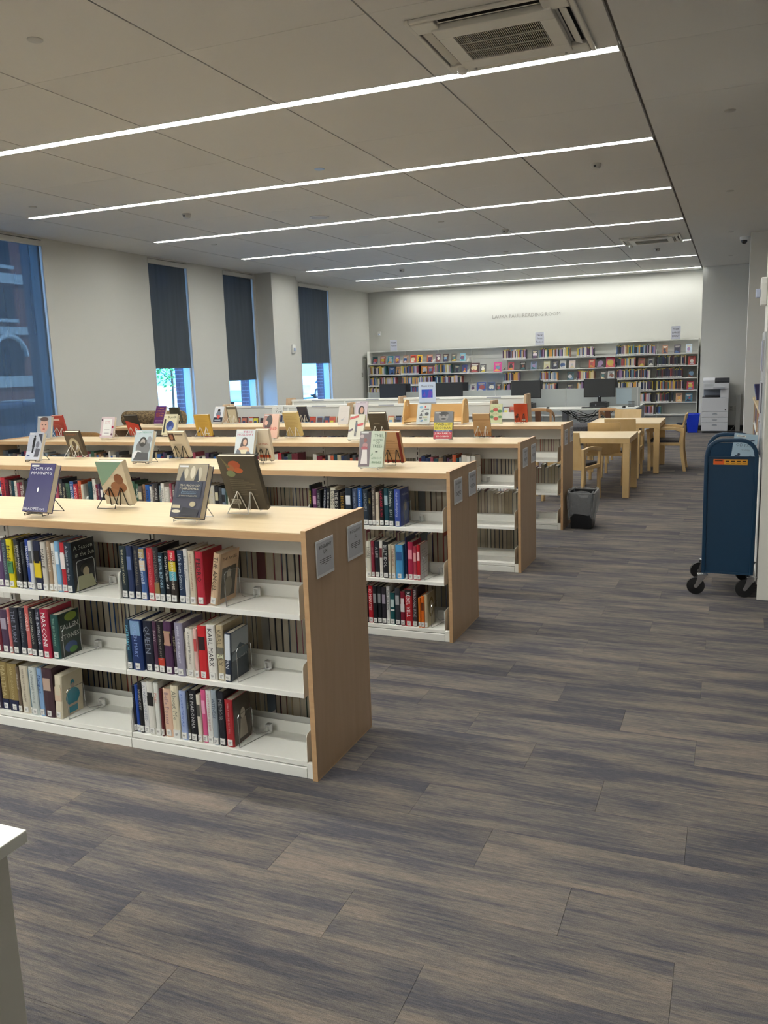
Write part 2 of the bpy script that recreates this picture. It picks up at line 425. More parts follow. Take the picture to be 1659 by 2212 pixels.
# cassette air units
def cassette(x, y, label):
    e = empty('ceiling_air_unit', (x, y, ZC), label=label, cat='air conditioner', group='ceiling air units')
    CW = mat('d5d2c8', .45, name='air_unit_white'); h = .47; o_, i_ = .44, .345
    m = MB()
    for sx in (-1, 1):
        m.box(min(sx*h, sx*o_), -h, -.022, max(sx*h, sx*o_), h, 0)
        m.box(-o_, min(sx*h, sx*o_), -.022, o_, max(sx*h, sx*o_), 0)
    for sx in (-1, 1):
        for sy in (-1, 1):
            m.box(min(sx*.3, sx*o_), min(sy*.3, sy*o_), -.03, max(sx*.3, sx*o_), max(sy*.3, sy*o_), -.001)
    m.build('frame', CW, e, bevel=.006)
    g = MB(); g.box(-i_, -i_, -.042, i_, -.21, -.004).box(-i_, .21, -.042, i_, i_, -.004).box(-i_, -.21, -.042, -.255, .21, -.004).box(.255, -.21, -.042, i_, .21, -.004)
    g.build('grille_frame', CW, e, bevel=.004)
    MB().box(-.255, -.21, -.012, .255, .21, -.004).build('filter', mat('2e2c28', .9), e)
    sl = MB()
    for k in range(44): sl.box(-.253 + k*.0116, -.21, -.036, -.2495 + k*.0116, .21, -.016)
    for yy in (-.07, .07): sl.box(-.255, yy - .003, -.04, .255, yy + .003, -.034)
    sl.build('grille_slats', mat('a8a498', .5), e)
    for r in range(4):
        MB().box(-.29, -.425, -.004, .29, -.36, -.001).build('air_slot', mat('16161c', .8), e, rot=(0, 0, R(90*r)))  # near-black plate stands in for the shade inside the slot
        MB().prism([(-.418, -.026), (-.414, -.029), (-.372, -.012), (-.376, -.009)], 'x', -.285, .285).build('vane', CW, e, rot=(0, 0, R(90*r)))
    MB().lathe([(.034, -.03), (.036, -.045), (.03, -.06), (.012, -.068)], n=16).build('motion_sensor', mat('dcd8d0', .4), e, loc=(-.37, .35, 0), smooth=True)
    return e
cassette(-1.335, 5.29, 'white four-way cassette air unit at top of view, nearest')
cassette(-1.335, 15.08, 'white four-way cassette air unit far away, cutting a light strip')
# ceiling discs
def disc(x, y, r, h, name, label, cat, c='c4c2bc', grp=None, ring=None):
    e = MB().lathe([(r, 0), (r, -h * .6), (r * .9, -h)], n=24).build(name, mat(c, .5), None, (x, y, ZC), smooth=True); tag(e, label, cat, grp)
    if ring: MB().lathe([(r * .78, -h), (r * .78, -h - .002)], n=24).build('speaker_grille', mat(ring, .6), e)
    return e
G1 = 'flat round sprinkler covers in the ceiling'
for x, y, l in ((-3.80, 4.08, 'near top left corner'), (-7.48, 7.74, 'just above left end of second strip light'), (-.10, 7.68, 'at upper right, nearest in the plain ceiling'), (-.115, 11.3, 'second in the plain right-hand ceiling'), (-.12, 15.0, 'beside the far air unit, in the plain ceiling'), (-.136, 18.5, 'furthest in the plain right-hand ceiling'),
               (-7.45, 11.36, 'between third and fourth strips at left'), (-3.79, 11.40, 'between third and fourth strips at centre'), (-7.6, 15.1, 'just above left end of fifth strip'), (-3.82, 15.1, 'between fourth and fifth strips at centre'), (-7.63, 18.9, 'near the far left ceiling corner')):
    disc(x, y, .045, .008, 'sprinkler_cover', 'flat sprinkler cover ' + l, 'sprinkler', 'b8b6b0', G1)
disc(-3.83, 7.78, .05, .006, 'ceiling_disc', 'glossy disc in ceiling glinting blue above the second strip', 'sprinkler', 'a8c4e8')  # this disc has a pale blue base colour
disc(-5.03, 10.15, .13, .012, 'ceiling_speaker', 'large round white speaker flush in the ceiling', 'speaker', 'd4d6d8', None, 'b8bcc2')
for x, y, l in ((-1.35, 9.01, 'to the right, above the third strip'), (-6.30, 9.04, 'at left, above the third strip'), (-3.20, 12.61, 'at centre, by the fourth strip'), (-6.33, 16.45, 'far left, by the sixth strip'), (-1.36, 16.41, 'below the far air unit')):
    d = MB().lathe([(.055, 0), (.055, -.02), (.04, -.05), (.018, -.058)], n=20).build('occupancy_sensor', mat('b9b8b4', .4), None, (x, y, ZC), smooth=True)
    tag(d, 'domed grey sensor on ceiling ' + l, 'sensor', 'domed ceiling sensors')
    MB().box(-.012, -.058, -.04, .012, -.035, -.02).build('lens', mat('55555a', .3), d)
c = MB().lathe([(.07, 0), (.07, -.04), (.062, -.055)], n=24).build('security_camera', mat('d8dadc', .35), None, (.09, 15.75, 3.625), smooth=True)
tag(c, 'white dome security camera beside the pillar', 'camera')
MB().lathe([(.05, -.055), (.047, -.085), (.03, -.108), (.008, -.115)], n=20).build('smoked_dome', mat('101218', .1), c, smooth=True)
MB().box(0, -.03, -.03, .1, .03, -.001).build('mount_arm', mat('d8dadc', .35), c)

# lettering on the back wall
vs, fs, w = text_geo('LAURA PAUL READING ROOM')
s = 1.705 / w
mb = MB(); n = len(vs)
mb.add([(v[0]*s, 0, v[1]*s) for v in vs], fs); mb.add([(v[0]*s, -.005, v[1]*s) for v in vs], [f for f in fs])
o = mb.build('wall_lettering', mat('8e8c86', .45, 0), None, (-5.66, YB - .0005, 2.775)); tag(o, 'raised grey metal lettering high on the back wall', 'lettering')

# ------------------------------------------------------------------ double-sided bookcases
ROWS = [2.86, 4.70, 6.51, 8.33]
DEP = .57; XE = -1.54; BAY = .914; NB = 6
X0 = XE - .056                       # first bracket stands a little inside the end panel
XW = X0 - NB * BAY - .056
LV = (.070, .374, .710)
rowname = ['nearest bookcase', 'second bookcase', 'third bookcase', 'fourth bookcase']
bx = MB(); w = BAY - .004
shelf_m = MB().box(0, 0, -.022, w, .004, 0).box(0, .004, -.0015, w, .232, .0005).box(0, .232, -.0015, w, .2345, .055).box(0,.004,-.022,w,.012,-.0195).mesh('shelf', [WHITE], bevel=.0006, seg=1)
brk_m = MB().prism([(.004, -.024), (.232, -.024), (.262, .02), (.262, .135), (.05, .125), (.012, .118), (.004, .105)], 'x', 0, .0022).mesh('end_bracket', [WHITE])
kick_m = MB().box(0, 0, 0, w, .012, .044).box(0, .012, .030, w, .23, .042).mesh('base', [WHITE], bevel=.001, seg=1)
up_m = MB().box(-.018, -.018, 0, .018, .018, 1.02).mesh('upright', [WHITE], bevel=.002, seg=1)
cp_m = MB().box(0, -.010, .90, w, .010, 1.0).box(0, -.022, .985, w, .022, 1.022).mesh('canopy_rail', [WHITE])
sl_m = MB()
for k in range(20): sl_m.box(-.004, -.0195, .12 + k*.045, .004, -.018, .145 + k*.045).box(-.004, .018, .12 + k*.045, .004, .0195, .145 + k*.045)
sl_m = sl_m.mesh('upright_slots', [mat('3c3c3a', .8)])
ep_m = MB().box(0, 0, 0, .022, DEP, 1.066)
for ri, Y in enumerate(ROWS):
    e = empty('double_sided_bookcase', (0, Y, 0), label=['nearest low double-sided bookcase with maple top and white shelves', 'second low maple-topped bookcase, behind the nearest one', 'third low maple-topped bookcase from the viewer', 'fourth low maple-topped bookcase, beside the lined waste bin'][ri], cat='bookcase', group='low double-sided bookcases')
    for x in (XE - .022, XW):
        ep = MB().box(.0012, .0012, .003, .0208, DEP - .0012, 1.062).build('end_panel', MAPLE_PANEL, e, (x, 0, 0))
        MB().box(0, 0, 0, .022, .0011, 1.064).box(0, DEP - .0011, 0, .022, DEP, 1.064).box(0, .0011, 1.0625, .022, DEP - .0011, 1.0665).box(0, .0011, 0, .022, DEP - .0011, .0025).build('edge_band', MAPLE_EDGE, ep, (0, 0, 0))
    tb = MB().box(XW + .022, .004, 1.052, XE - .022, DEP - .004, 1.0555).build('top_board', MAPLE_TOP, e)
    MB().box(XW + .022, .002, 1.022, XE - .022, DEP - .002, 1.0518).build('top_edge', MAPLE_EDGE, tb)
    for b in range(NB):
        xl = X0 - (b + 1) * BAY + .002
        put('canopy_rail', cp_m, e, (xl, DEP / 2, 0))
        for side in (0, 1):
            loc = (xl, .022, 0) if side == 0 else (xl + w, DEP - .022, 0)
            rz = 0 if side == 0 else PI
            put('base', kick_m, e, (loc[0], loc[1] - (.008 if side == 0 else -.008), 0), (0, 0, rz))
            for z in LV:
                s = put('shelf', shelf_m, e, (loc[0], loc[1], z), (0, 0, rz))
                if ri < 3 or b < 3:
                    put('end_bracket', brk_m, s, (w - .0022, 0, 0)); put('end_bracket', brk_m, s, (0, 0, 0))
    for x in (X0 + .001, XW + .0225):
        for y in (.014, DEP - .036): MB().box(x, y, 0, x + .0325, y + .022, .066).build('base_filler', WHITE, e)
        MB().box(x, DEP/2 - .01, .9, x + .0325, DEP/2 + .01, 1.022).build('filler', WHITE, e)
    for b in range(NB + 1):
        u = put('upright', up_m, e, (X0 - b * BAY, DEP / 2, 0))
        if ri < 3: put('upright_slots', sl_m, u)
# acrylic section signs on the end panels
def sign(x, y, z, word, sub, label):
    e = empty('section_sign', (x, y, z), label=label, cat='sign', group='small section signs on bookcase ends')
    MB().box(0, 0, 0, .004, .16, .155).build('holder', mat('f0f2f4', .3), e, bevel=.001, seg=1)
    MB().box(.004, .004, .012, .0046, .156, .146).build('paper', mat('d2d4da', .6), e)
    m = MB()
    def tx(s_, size, zc, yc=.08):
        vs, fs, w = text_geo(s_)
        m.add([(.0052, yc - w*size/2 + v[0]*size, zc + v[1]*size) for v in vs], fs)
    tx(word, .021, .118); tx(sub, .021, .094)
    for k, (a, b) in enumerate(((.03, .13), (.028, .132), (.036, .124), (.07, .09))): m.box(.0047, a, .070 - k*.008, .0051, b, .0725 - k*.008)
    m.build('print', mat('3a3a40', .6), e)
subs = [('L-M', 'J-L'), ('H-I', 'F-H'), ('D-F', 'C-D'), ('B-C', 'A-B')]
for ri, Y in enumerate(ROWS):
    sign(XE + .0005, Y + .075, .852, 'BIOGRAPHY', subs[ri][0], 'small biography sign nearer the front on end of ' + rowname[ri])
    sign(XE + .0005, Y + .378, .856, 'BIOGRAPHY', subs[ri][1], 'small biography sign nearer the back on end of ' + rowname[ri])

# ------------------------------------------------------------------ books
def book_meshes(t, h, d=.155, rnd=True):
    # spine at y=0 facing -y; x is thickness
    c = .0022
    if rnd: sp = [(0, .006), (t*.12, .002), (t*.5, 0), (t*.88, .002), (t, .006)]
    else: sp = [(0, 0), (t, 0)]
    out = sp + [(t, d), (t - c, d), (t - c, .009), (c, .009), (c, d), (0, d)]
    cov = MB().prism(out, 'z', 0, h)
    pg = MB().box(c, .0092, .003, t - c, d - .004, h - .0035)
    return cov, pg
def spine_text(s, t, h, parent, col, ylab=.045):
    vs, fs, w = text_geo(s)
    L = h - ylab - .03
    size = min(L / w, t * .64 / .75)
    ln_ = w * size; z0 = h - .014 - (L - ln_) * .25
    n = MB().add([(t/2 - .35*size + v[1]*size, -.0009 if True else 0, z0 - v[0]*size) for v in vs], fs)
    n.build('title', mat(col, .5), parent)
def book(x, y, z, t, h, col, tc=None, title='', lean=0, label=None, group=None, flip=False, d=None, sticker=True, rough=.33, parts=True, top=None):
    d = d or min(.165, h * .66)
    cov, pg = book_meshes(t, h, d)
    o = cov.build('book', mat(col, rough), None, (x, y, z), (0, R(lean), PI if flip else 0))
    tag(o, label, 'book', group)
    pg.build('page_block', PAGES, o)
    if parts and not flip:
        if sticker:
            sw = min(t * .86, .024)
            MB().box(t/2 - sw/2, -.0012, .006, t/2 + sw/2, .004, .034).build('spine_label', LABELW, o)
            MB().box(t/2 - sw*.32, -.0016, .018, t/2 + sw*.2, -.0012, .020).box(t/2 - sw*.32, -.0016, .023, t/2 + sw*.3, -.0012, .0245).box(t/2 - sw*.32, -.0016, .013, t/2 + sw*.1, -.0012, .0145).build('label_print', mat('505054', .7), o)
        if title: spine_text(title, t, h, o, tc)
        elif tc and t > .018:
            MB().box(t*.15, -.0008, h*.55, t*.85, .003, h*.8).build('spine_panel', mat(tc, .5), o)
    return o
BK = {}
BK['A'] = [
(-2.508, 43, 239, '1c2b33', 'd8d2b0', 'THE GREATEST KNIGHT', 0),
(-2.465, 31, 241, '26355a', '5a6fa0', '', 0),
(-2.434, 38, 241, '262b3a', '8a8676', 'GEORGE MARSHALL', 0),
(-2.394, 32, 236, '3f5f96', 'c8d4e0', 'John Marshall', 0),
(-2.36, 38, 235, 'b8303c', 'e08890', 'WITHOUT PRECEDENT', 0),
(-2.323, 30, 242, '2c2b30', '77706a', 'JOHN MARSHALL', 0),
(-2.292, 26, 220, '1c3340', '9fc0d0', 'NEVER BEFORE', 0),
(-2.265, 28, 221, '16181a', 'e0e0dc', 'George Martin  All', 0),
(-2.237, 40, 239, '2a2420', 'e8e0d0', 'MAXIMUM VOLUME', 0),
(-2.195, 35, 235, '1f3350', 'c8d4dc', 'Life from Scratch', 0),
(-2.159, 23, 244, 'd4d4d0', '7a8088', 'Rest in Power', 0),
(-2.135, 31, 236, 'd2c6ae', '8a5a4a', 'HISTORY OF A BROKEN EMPIRE', 0),
(-2.103, 40, 235, 'b22a3c', '1a1a1a', 'PEDRO', 0),
(-2.044, 36, 230, 'cdb090', '3a3028', 'THE ANGEL', 9),
]
BK['B'] = [
(-2.512, 29, 236, '1d3a52', '7ecbe0', 'MATRIARCH', 0),
(-2.481, 61, 238, '1f3566', '90a8d8', 'QUEEN MARY', 0),
(-2.412, 49, 236, '1d2232', '808898', 'QUEEN', 0),
(-2.364, 24, 236, '4a2f45', 'b0a0a8', 'MARY', 0),
(-2.338, 39, 238, '1c1a1e', 'b0a8a0', 'MARY QUEEN OF SCOTS', 0),
(-2.3, 43, 243, '4d3050', 'b08878', '', 0),
(-2.257, 21, 206, '251d22', '9a9078', 'A LIFE OF', 0),
(-2.236, 44, 244, '8e8aa0', 'e0e0ea', 'EMPIRE  THE BIOGRAPHY', 0),
(-2.191, 10, 202, 'c0b8a8', '303030', 'BARBARA SMITH', 0),
(-2.183, 41, 222, 'd9d5ca', '60605a', 'A MONKEY BUSINESS', 0),
(-2.139, 20, 224, 'e0b8b0', 'c05050', '', 0),
(-2.117, 45, 241, 'c0272d', '2a1012', '', 0),
(-2.072, 45, 249, 'e4e2dc', '38383c', 'KARL MARX', 0),
(-2.026, 37, 249, 'b8a888', '6a6250', 'KARL MARX', 0),
(-1.987, 30, 221, '2a3448', 'dfe4ea', 'THE RETURN', 3),
]
BK['C'] = [
(-2.517, 27, 222, '20222c', 'c8d0d8', 'Nabaan', 0),
(-2.491, 19, 227, '24489a', '40b0a0', '', 0),
(-2.47, 23, 242, '1c1c20', 'b0b0b0', 'NIGHT CITY', 0),
(-2.448, 33, 248, 'd8d8d8', '8890a0', 'A UNION FORGED', 0),
(-2.416, 36, 255, 'dad8d0', '1a1a1a', '', 0),
(-2.377, 27, 253, 'd8dad4', 'd08878', 'Magic', 0),
(-2.348, 14, 227, '5a1c24', 'a08080', '', 0),
(-2.334, 46, 228, 'dcb9a0', '9a8088', 'Bella Poems', 0),
(-2.287, 41, 250, 'dcd3b8', '88887a', 'About Me', 0),
(-2.242, 35, 231, '9fb0d8', '3a60b0', 'A PLACE IN THE WORLD', 0),
(-2.204, 15, 227, '30302c', '90a090', 'UNDER', 0),
(-2.19, 37, 239, '1a1c22', 'd0d0d0', 'BY MADONNA', 0),
(-2.151, 23, 223, 'dcd6c4', '50504a', '', 0),
(-2.129, 26, 249, 'd45a8a', 'e8a0c0', '', 0),
(-2.102, 31, 249, 'dcdcd8', 'b08080', 'JOYCE MAYNARD THE BEST', 0),
(-2.07, 28, 254, '9aa6b0', '405060', 'WITNESS', 0),
(-2.04, 32, 252, '22242c', '8a8c90', 'MEMOIR', 0),
(-2.005, 41, 218, 'a32a30', 'e0b0b0', 'WHAT YOU DID NOT TELL', 0),
]
BK['D'] = [
(-3.256, 41, 227, '5a4468', 'c0b0c8', '', 0),
(-3.214, 34, 232, '3b4a55', '8a9aa4', 'THELMA MANKEA', 0),
(-3.179, 38, 236, 'd8c81e', '22241e', 'Mandela', 0),
(-3.139, 27, 236, '30353a', 'b0a878', 'The Mandela', 0),
(-3.11, 20, 231, '1c1e24', 'd0d0d0', 'WINNIE MANDELA', 0),
(-3.089, 21, 226, '20262e', '707880', 'CAPTAIN', 0),
(-3.064, 24, 240, '23408e', 'e8ecf2', 'MANNINGS', 0),
(-3.039, 24, 235, 'c8ccd0', '505860', '', 0),
(-3.013, 45, 237, '232a44', '101010', '', 0),
(-2.962, 30, 234, 'c8c4ba', '2a2a2a', 'MANTLE', 0),
(-2.931, 23, 237, 'a08a72', 'e0d8c8', 'MY MATE BOB', 0),
(-2.906, 23, 229, 'dcd8ce', '3a3a3a', 'MATTIE', 0),
(-2.882, 27, 240, '78a8cc', 'dce8f0', '', 0),
(-2.854, 30, 235, 'b02a34', 'e8dcd8', '', 0),
(-2.823, 41, 238, '20303e', 'c0c8d0', 'A Season in the Sun', 0),
]
BK['E'] = [
(-3.323, 44, 221, '6a2030', 'd0a0a0', '', 0),
(-3.276, 48, 217, '4a3850', 'a098a8', '', 0),
(-3.227, 19, 225, 'c06a68', 'e8e0dc', 'NELL', 0),
(-3.207, 50, 233, '202430', '8a90a0', 'THE TURN', 0),
(-3.155, 36, 235, '242a38', '90989c', 'TRUE STORY OF JACK', 0),
(-3.117, 29, 246, 'c0605c', 'f0d8d0', 'ONDREJ', 0),
(-3.087, 39, 238, '1e2228', 'c0c4b4', 'ROCKY MARCIANO', 0),
(-3.047, 34, 240, '24283a', 'c0c8d4', 'THE INVENTOR', 0),
(-3.011, 52, 243, 'a0203c', 'f0f0ee', 'MARCONI', 0),
(-2.957, 47, 216, '1f4a48', '8ab0a0', 'THE BIOGRAPHY', 0),
]
BK['F'] = [
(-3.372, 45, 247, '3a3040', 'a0a0a0', '', 0),
(-3.325, 49, 249, '8c7a4c', 'b8aa80', 'MARTHA', 0),
(-3.274, 64, 245, '8c7a4c', 'b8aa80', 'MARY GORDON', 0),
(-3.208, 19, 235, '6a5c50', 'c0b8a8', 'MERCHANT', 0),
(-3.186, 52, 243, 'c8c0ac', '6a6458', 'KILLERS OF THE DREAM', 0),
(-3.132, 8, 230, '7a98a8', 'e0e8ec', '', 0),
(-3.122, 46, 245, 'c4ccc8', '707c80', 'A SINGING VOICE', 0),
(-3.074, 34, 241, '80a4cc', '24407c', 'Marquez', 0),
(-3.042, 64, 249, '453238', 'b8a090', '', 0),
(-2.975, 43, 218, 'd8cfb8', 'c8c0a8', '', 4),
]
BK['G'] = [
(-2.512, 20, 246, '16181a', 'c8c030', 'EDDIE HUANG', 0),
(-2.49, 33, 221, '5a3058', 'c090b0', '', 0),
(-2.454, 28, 217, '26282c', 'a0a0a0', 'THE BEST OF', 0),
(-2.42, 21, 232, '1c2030', 'd0d4dc', 'NOW THEN HOW', 5),
(-2.393, 20, 232, '191a1e', 'e0e0dc', 'SEVEN HOUSES', 4),
(-2.371, 38, 231, 'd0cbb8', '2a2a2a', 'LORDS  OF', 3),
(-2.329, 35, 219, '1c1d20', 'e4e0d4', 'THE BIG SEA', 0),
(-2.29, 33, 206, '201c18', 'c09830', 'HOUSE', 0),
(-2.255, 45, 233, '24303c', 'd8dce0', '', 0),
(-2.207, 37, 229, '3c4860', '98a4b8', 'THE GREAT HUGHES', 0),
(-2.169, 32, 236, '2458a0', 'e4e8ee', 'HAPPY AT ANY COST', 0),
(-2.133, 36, 227, '28323e', '8a949c', 'HUGHES', 0),
(-2.095, 24, 215, '15171c', 'b0a050', 'TIFFI', 0),
(-2.07, 24, 242, '5c5450', 'c8c0b0', 'THE SEXTON NUMBER', 0),
(-2.044, 23, 211, 'cfc3ae', '6a6050', 'SON', 0),
(-2.02, 28, 233, '1c1a1e', 'c02a48', 'LOVE AND RUIN', 0),
(-1.99, 32, 240, '14404c', '98b0b8', '', 0),
(-1.957, 38, 236, '182c34', 'c8d0c8', 'Hedwige  1741', 0),
(-1.917, 41, 235, '3b4f9a', 'c8d0ea', 'Hubert Humphrey', 0),
]
BK['H'] = [
(-2.118, 30, 232, 'd2cebe', '2c2c2c', 'HOPES', 0),
(-2.086, 22, 236, '7c2838', 'c88a90', 'HOW', 0),
(-2.063, 31, 234, '22262e', 'c8c8c8', 'A LIFE', 0),
(-2.031, 24, 240, 'd8d4cc', '702a30', '', 0),
(-2.005, 35, 234, '1c1f22', 'e0e2e0', 'BILLY IDOL', 0),
(-1.968, 19, 218, 'cfc6ae', 'b06a60', 'the only girl', 0),
(-1.948, 26, 216, 'cabfa8', '8a4a40', 'The Heart of', 0),
(-1.92, 50, 219, '4a94c8', '2a5a90', '', 0),
(-1.855, 12, 267, '1c2448', 'c8c030', '', 0),
(-1.842, 37, 239, 'a52a4a', 'e08a9a', '', 0),
(-1.803, 23, 215, 'a83a4c', 'e8a8a8', '', 0),
(-1.779, 23, 227, 'b01c28', 'f0c0c0', '', 0),
]
BK['I'] = [
(-2.144, 22, 242, '20242a', 'a0a0a0', '', 0),
(-2.12, 32, 245, 'b8202c', 'f0d8d8', '83 MINUTES', 0),
(-2.085, 28, 245, '1c2024', '8a8e90', '', 0),
(-2.056, 27, 244, '1e2226', '8a8e90', '', 0),
(-2.027, 31, 240, '2a2830', '9890a0', '', 0),
(-1.995, 24, 247, 'dcdcda', '2a2c30', 'PHIL JACKSON', 0),
(-1.969, 32, 207, '155055', 'c0d0d0', '', 0),
(-1.934, 35, 244, '30343c', 'a0a4a8', '', 0),
(-1.897, 30, 222, '7c1c30', 'e0d8d8', '', 0),
(-1.865, 50, 241, 'b0202a', 'f4eeee', 'REBEL YELL', 0),
(-1.814, 29, 252, '3c3438', 'c0b8b8', 'PERSONAL JUNE', 0),
(-1.776, 16, 192, 'd8782a', '602a10', '', 0),
(-1.758, 23, 203, 'd86a20', '602a10', '', 0),
(-1.734, 19, 215, 'c0b090', '807050', '', 0),
]
YF = {0: ROWS[0] + .03, 1: ROWS[1] + .03}
lev = {2: 'top', 1: 'middle', 0: 'bottom'}
spec = [('A', 0, 2, 'right bay'), ('B', 0, 1, 'right bay'), ('C', 0, 0, 'right bay'), ('D', 0, 2, 'second bay'), ('E', 0, 1, 'second bay'), ('F', 0, 0, 'second bay'),
        ('G', 1, 2, 'right bay'), ('H', 1, 1, 'right bay'), ('I', 1, 0, 'right bay')]
ends = {}
NBK = 0
for key, ri, lv, bay in spec:
    items = BK[key]; z = LV[lv] + .001; xprev = None
    bl = X0 - (2 if key in 'DEF' else 1) * BAY + .0035
    n = len(items)
    for i, (x, t, h, col, tc, ti, lean) in enumerate(items):
        t = t / 1000; h = min(h / 1000, .262 if lv == 2 else .27)
        if key not in 'DEF': x = max(x, bl)
        if xprev is not None: x = max(x, xprev + .0008)
        t = t - .001
        nxt = items[i+1][0] if i + 1 < n else None
        if nxt is not None and not lean: t = min(t, max(.008, nxt - x - .001))
        y = YF[ri] + random.uniform(0, .012)
        lab = '%s book, %s from right, %s shelf, %s, %s' % (hexname(col), ordn(n - 1 - i), lev[lv], bay, rowname[ri])
        if n - 1 - i == 0: lab = '%s book at right end of row, %s shelf, %s, %s' % (hexname(col), lev[lv], bay, rowname[ri])
        dz = 0
        if lean: dz = 0.0005; 
        if lean > 0: x = x + .0; dz = t * math.sin(R(lean)) + .0005
        o = book(x, y, z + dz, t, h, col, tc, ti, lean, lab, 'books on the %s shelf, %s of the %s' % (lev[lv], bay, rowname[ri]))
        NBK += 1
        xprev = x + t * math.cos(R(lean))
        if lean: xprev = x + t * math.cos(R(lean)) + .0
    ends[key] = (xprev, YF[ri], z, lean, h)
# spine details the photo shows
def band(o_, t, z0, z1, c): MB().box(t*.06, -.0007, z0, t*.94, .004, z1).build('spine_band', mat(c, .45), o_)
byk = {}
for o in list(bpy.data.objects):
    if o.get('category') == 'book': byk.setdefault(o['group'], []).append(o)
def deco(ri, lv, bay, i, lst):
    g = byk['books on the %s shelf, %s of the %s' % (lv, bay, rowname[ri])]
    g = sorted(g, key=lambda q: q.location.x); o_ = g[i]; t = o_.dimensions.x if False else max(v.co.x for v in o_.data.vertices)
    for z0, z1, c in lst: band(o_, t, z0, z1, c)
deco(0, 'top', 'right bay', 3, [(.19, .232, 'a8966a'), (.135, .18, 'd8c8b0')]); deco(0, 'top', 'right bay', 5, [(.035, .085, '8a7448')])
deco(0, 'top', 'right bay', 8, [(.19, .235, 'c83040'), (.14, .185, 'c8b428'), (.10, .14, '5aa8b8')])
deco(0, 'middle', 'right bay', 1, [(.165, .232, '7a9cc0')]); deco(0, 'middle', 'right bay', 4, [(.035, .07, 'b83a28')]); deco(0, 'middle', 'right bay', 5, [(.135, .2, 'a8906a'), (.145, .19, '3a2418')])
deco(0, 'middle', 'right bay', 13, [(.12, .15, '6a6a64'), (.1, .118, 'c8ccb0')]); deco(0, 'middle', 'right bay', 14, [(.10, .215, 'd8e0ea')])
deco(0, 'bottom', 'right bay', 4, [(.14, .185, '18181a')]); deco(0, 'bottom', 'right bay', 8, [(.0, .04, 'e2e2de')])
deco(0, 'top', 'second bay', 8, [(.06, .14, 'd8c020')]); deco(0, 'top', 'second bay', 2, [(.07, .13, '4a8a58')]); deco(0, 'top', 'second bay', 13, [(.11, .18, 'e0dcd8')])
deco(0, 'bottom', 'second bay', 1, [(0, .055, '1c2444')]); deco(0, 'bottom', 'second bay', 2, [(0, .055, '1c2444')]); deco(0, 'bottom', 'second bay', 9, [(.09, .16, 'd0b8a0')])
deco(1, 'bottom', 'right bay', 6, [(.09, .1, 'd8d8d8')]); deco(1, 'bottom', 'right bay', 8, [(.09, .14, 'd8d8d8')]); deco(1, 'bottom', 'right bay', 9, [(.2, .24, '1a1a1c')])

PAL = ['1c2b3a','26355a','b8303c','d8d4c8','202228','6a2030','c8b890','3f5f96','14404c','e0dcd2','2a2a2e','8a6a50','c05a3a','4a3050','9aa6b0','2458a0','44484c','7c1c30','3a5a48','b8a888','5c5450','e8e4da','303848','a0485a','6a7a88','2c3038','c8c4b8']
TIT = ['THE LIFE', 'A MEMOIR', 'MY STORY', 'DREAMS', 'NIGHT', 'HOME', 'RIVER', 'THE LAST YEAR', 'LETTERS', 'VOICES', 'GRACE', 'HISTORY']
rnd = random.Random(3)
def fill(ri, lv, xa, xb, bay, ind=True):
    # random run of spines facing the viewer; individuals
    out = []; x = xa
    while x < xb - .02:
        t = rnd.uniform(.018, .046); h = rnd.uniform(.205, .248); c = rnd.choice(PAL)
        out.append((x, t, h, c)); x += t + .0012
    n = len(out)
    for i, (x, t, h, c) in enumerate(out):
        ti = rnd.choice(TIT) if rnd.random() < .75 else ''
        l = rnd.choice(['e8e4dc', 'c8c0a0', '202024']) if c not in ('d8d4c8','e0dcd2','e8e4da','c8b890') else '40404a'
        book(x, ROWS[ri] + .03 + rnd.uniform(0, .015), LV[lv] + .001, t, h, c, l, ti, 0,
             '%s book, %s from right, top shelf, %s, %s' % (hexname(c), ordn(min(n - 1 - i, 29)), bay, rowname[ri]), 'books on the top shelf, %s of the %s' % (bay, rowname[ri]), parts=(ri < 2))
bl = lambda k: X0 - k * BAY
fill(1, 2, bl(2) + .012, -2.93, 'second bay'); fill(1, 2, bl(3) + .012, bl(2) - .08, 'third bay'); fill(1, 2, bl(4) + .012, bl(3) - .03, 'fourth bay')
fill(2, 2, -2.42, -1.93, 'right bay')
# books on the far side, seen by their page edges
for ri, lvs, x0, x1 in ((0, (0, 1, 2), -1.99, -1.615), (1, (1, 2), -1.87, -1.615)):
    for lv in lvs:
        x = x1; kk = -1
        while x - .042 > x0:
            t = rnd.uniform(.022, .042); h = rnd.uniform(.21, .25); kk += 1
            book(x, ROWS[ri] + DEP - .03, LV[lv] + .001, t, h, rnd.choice(PAL), flip=True, d=.15, group='far-side books of the %s, %s shelf' % (rowname[ri], lev[lv]),
                 label='far-side book showing page edges, %s from right end, %s shelf, %s' % (ordn(kk), lev[lv], rowname[ri]))
            x -= t + .002

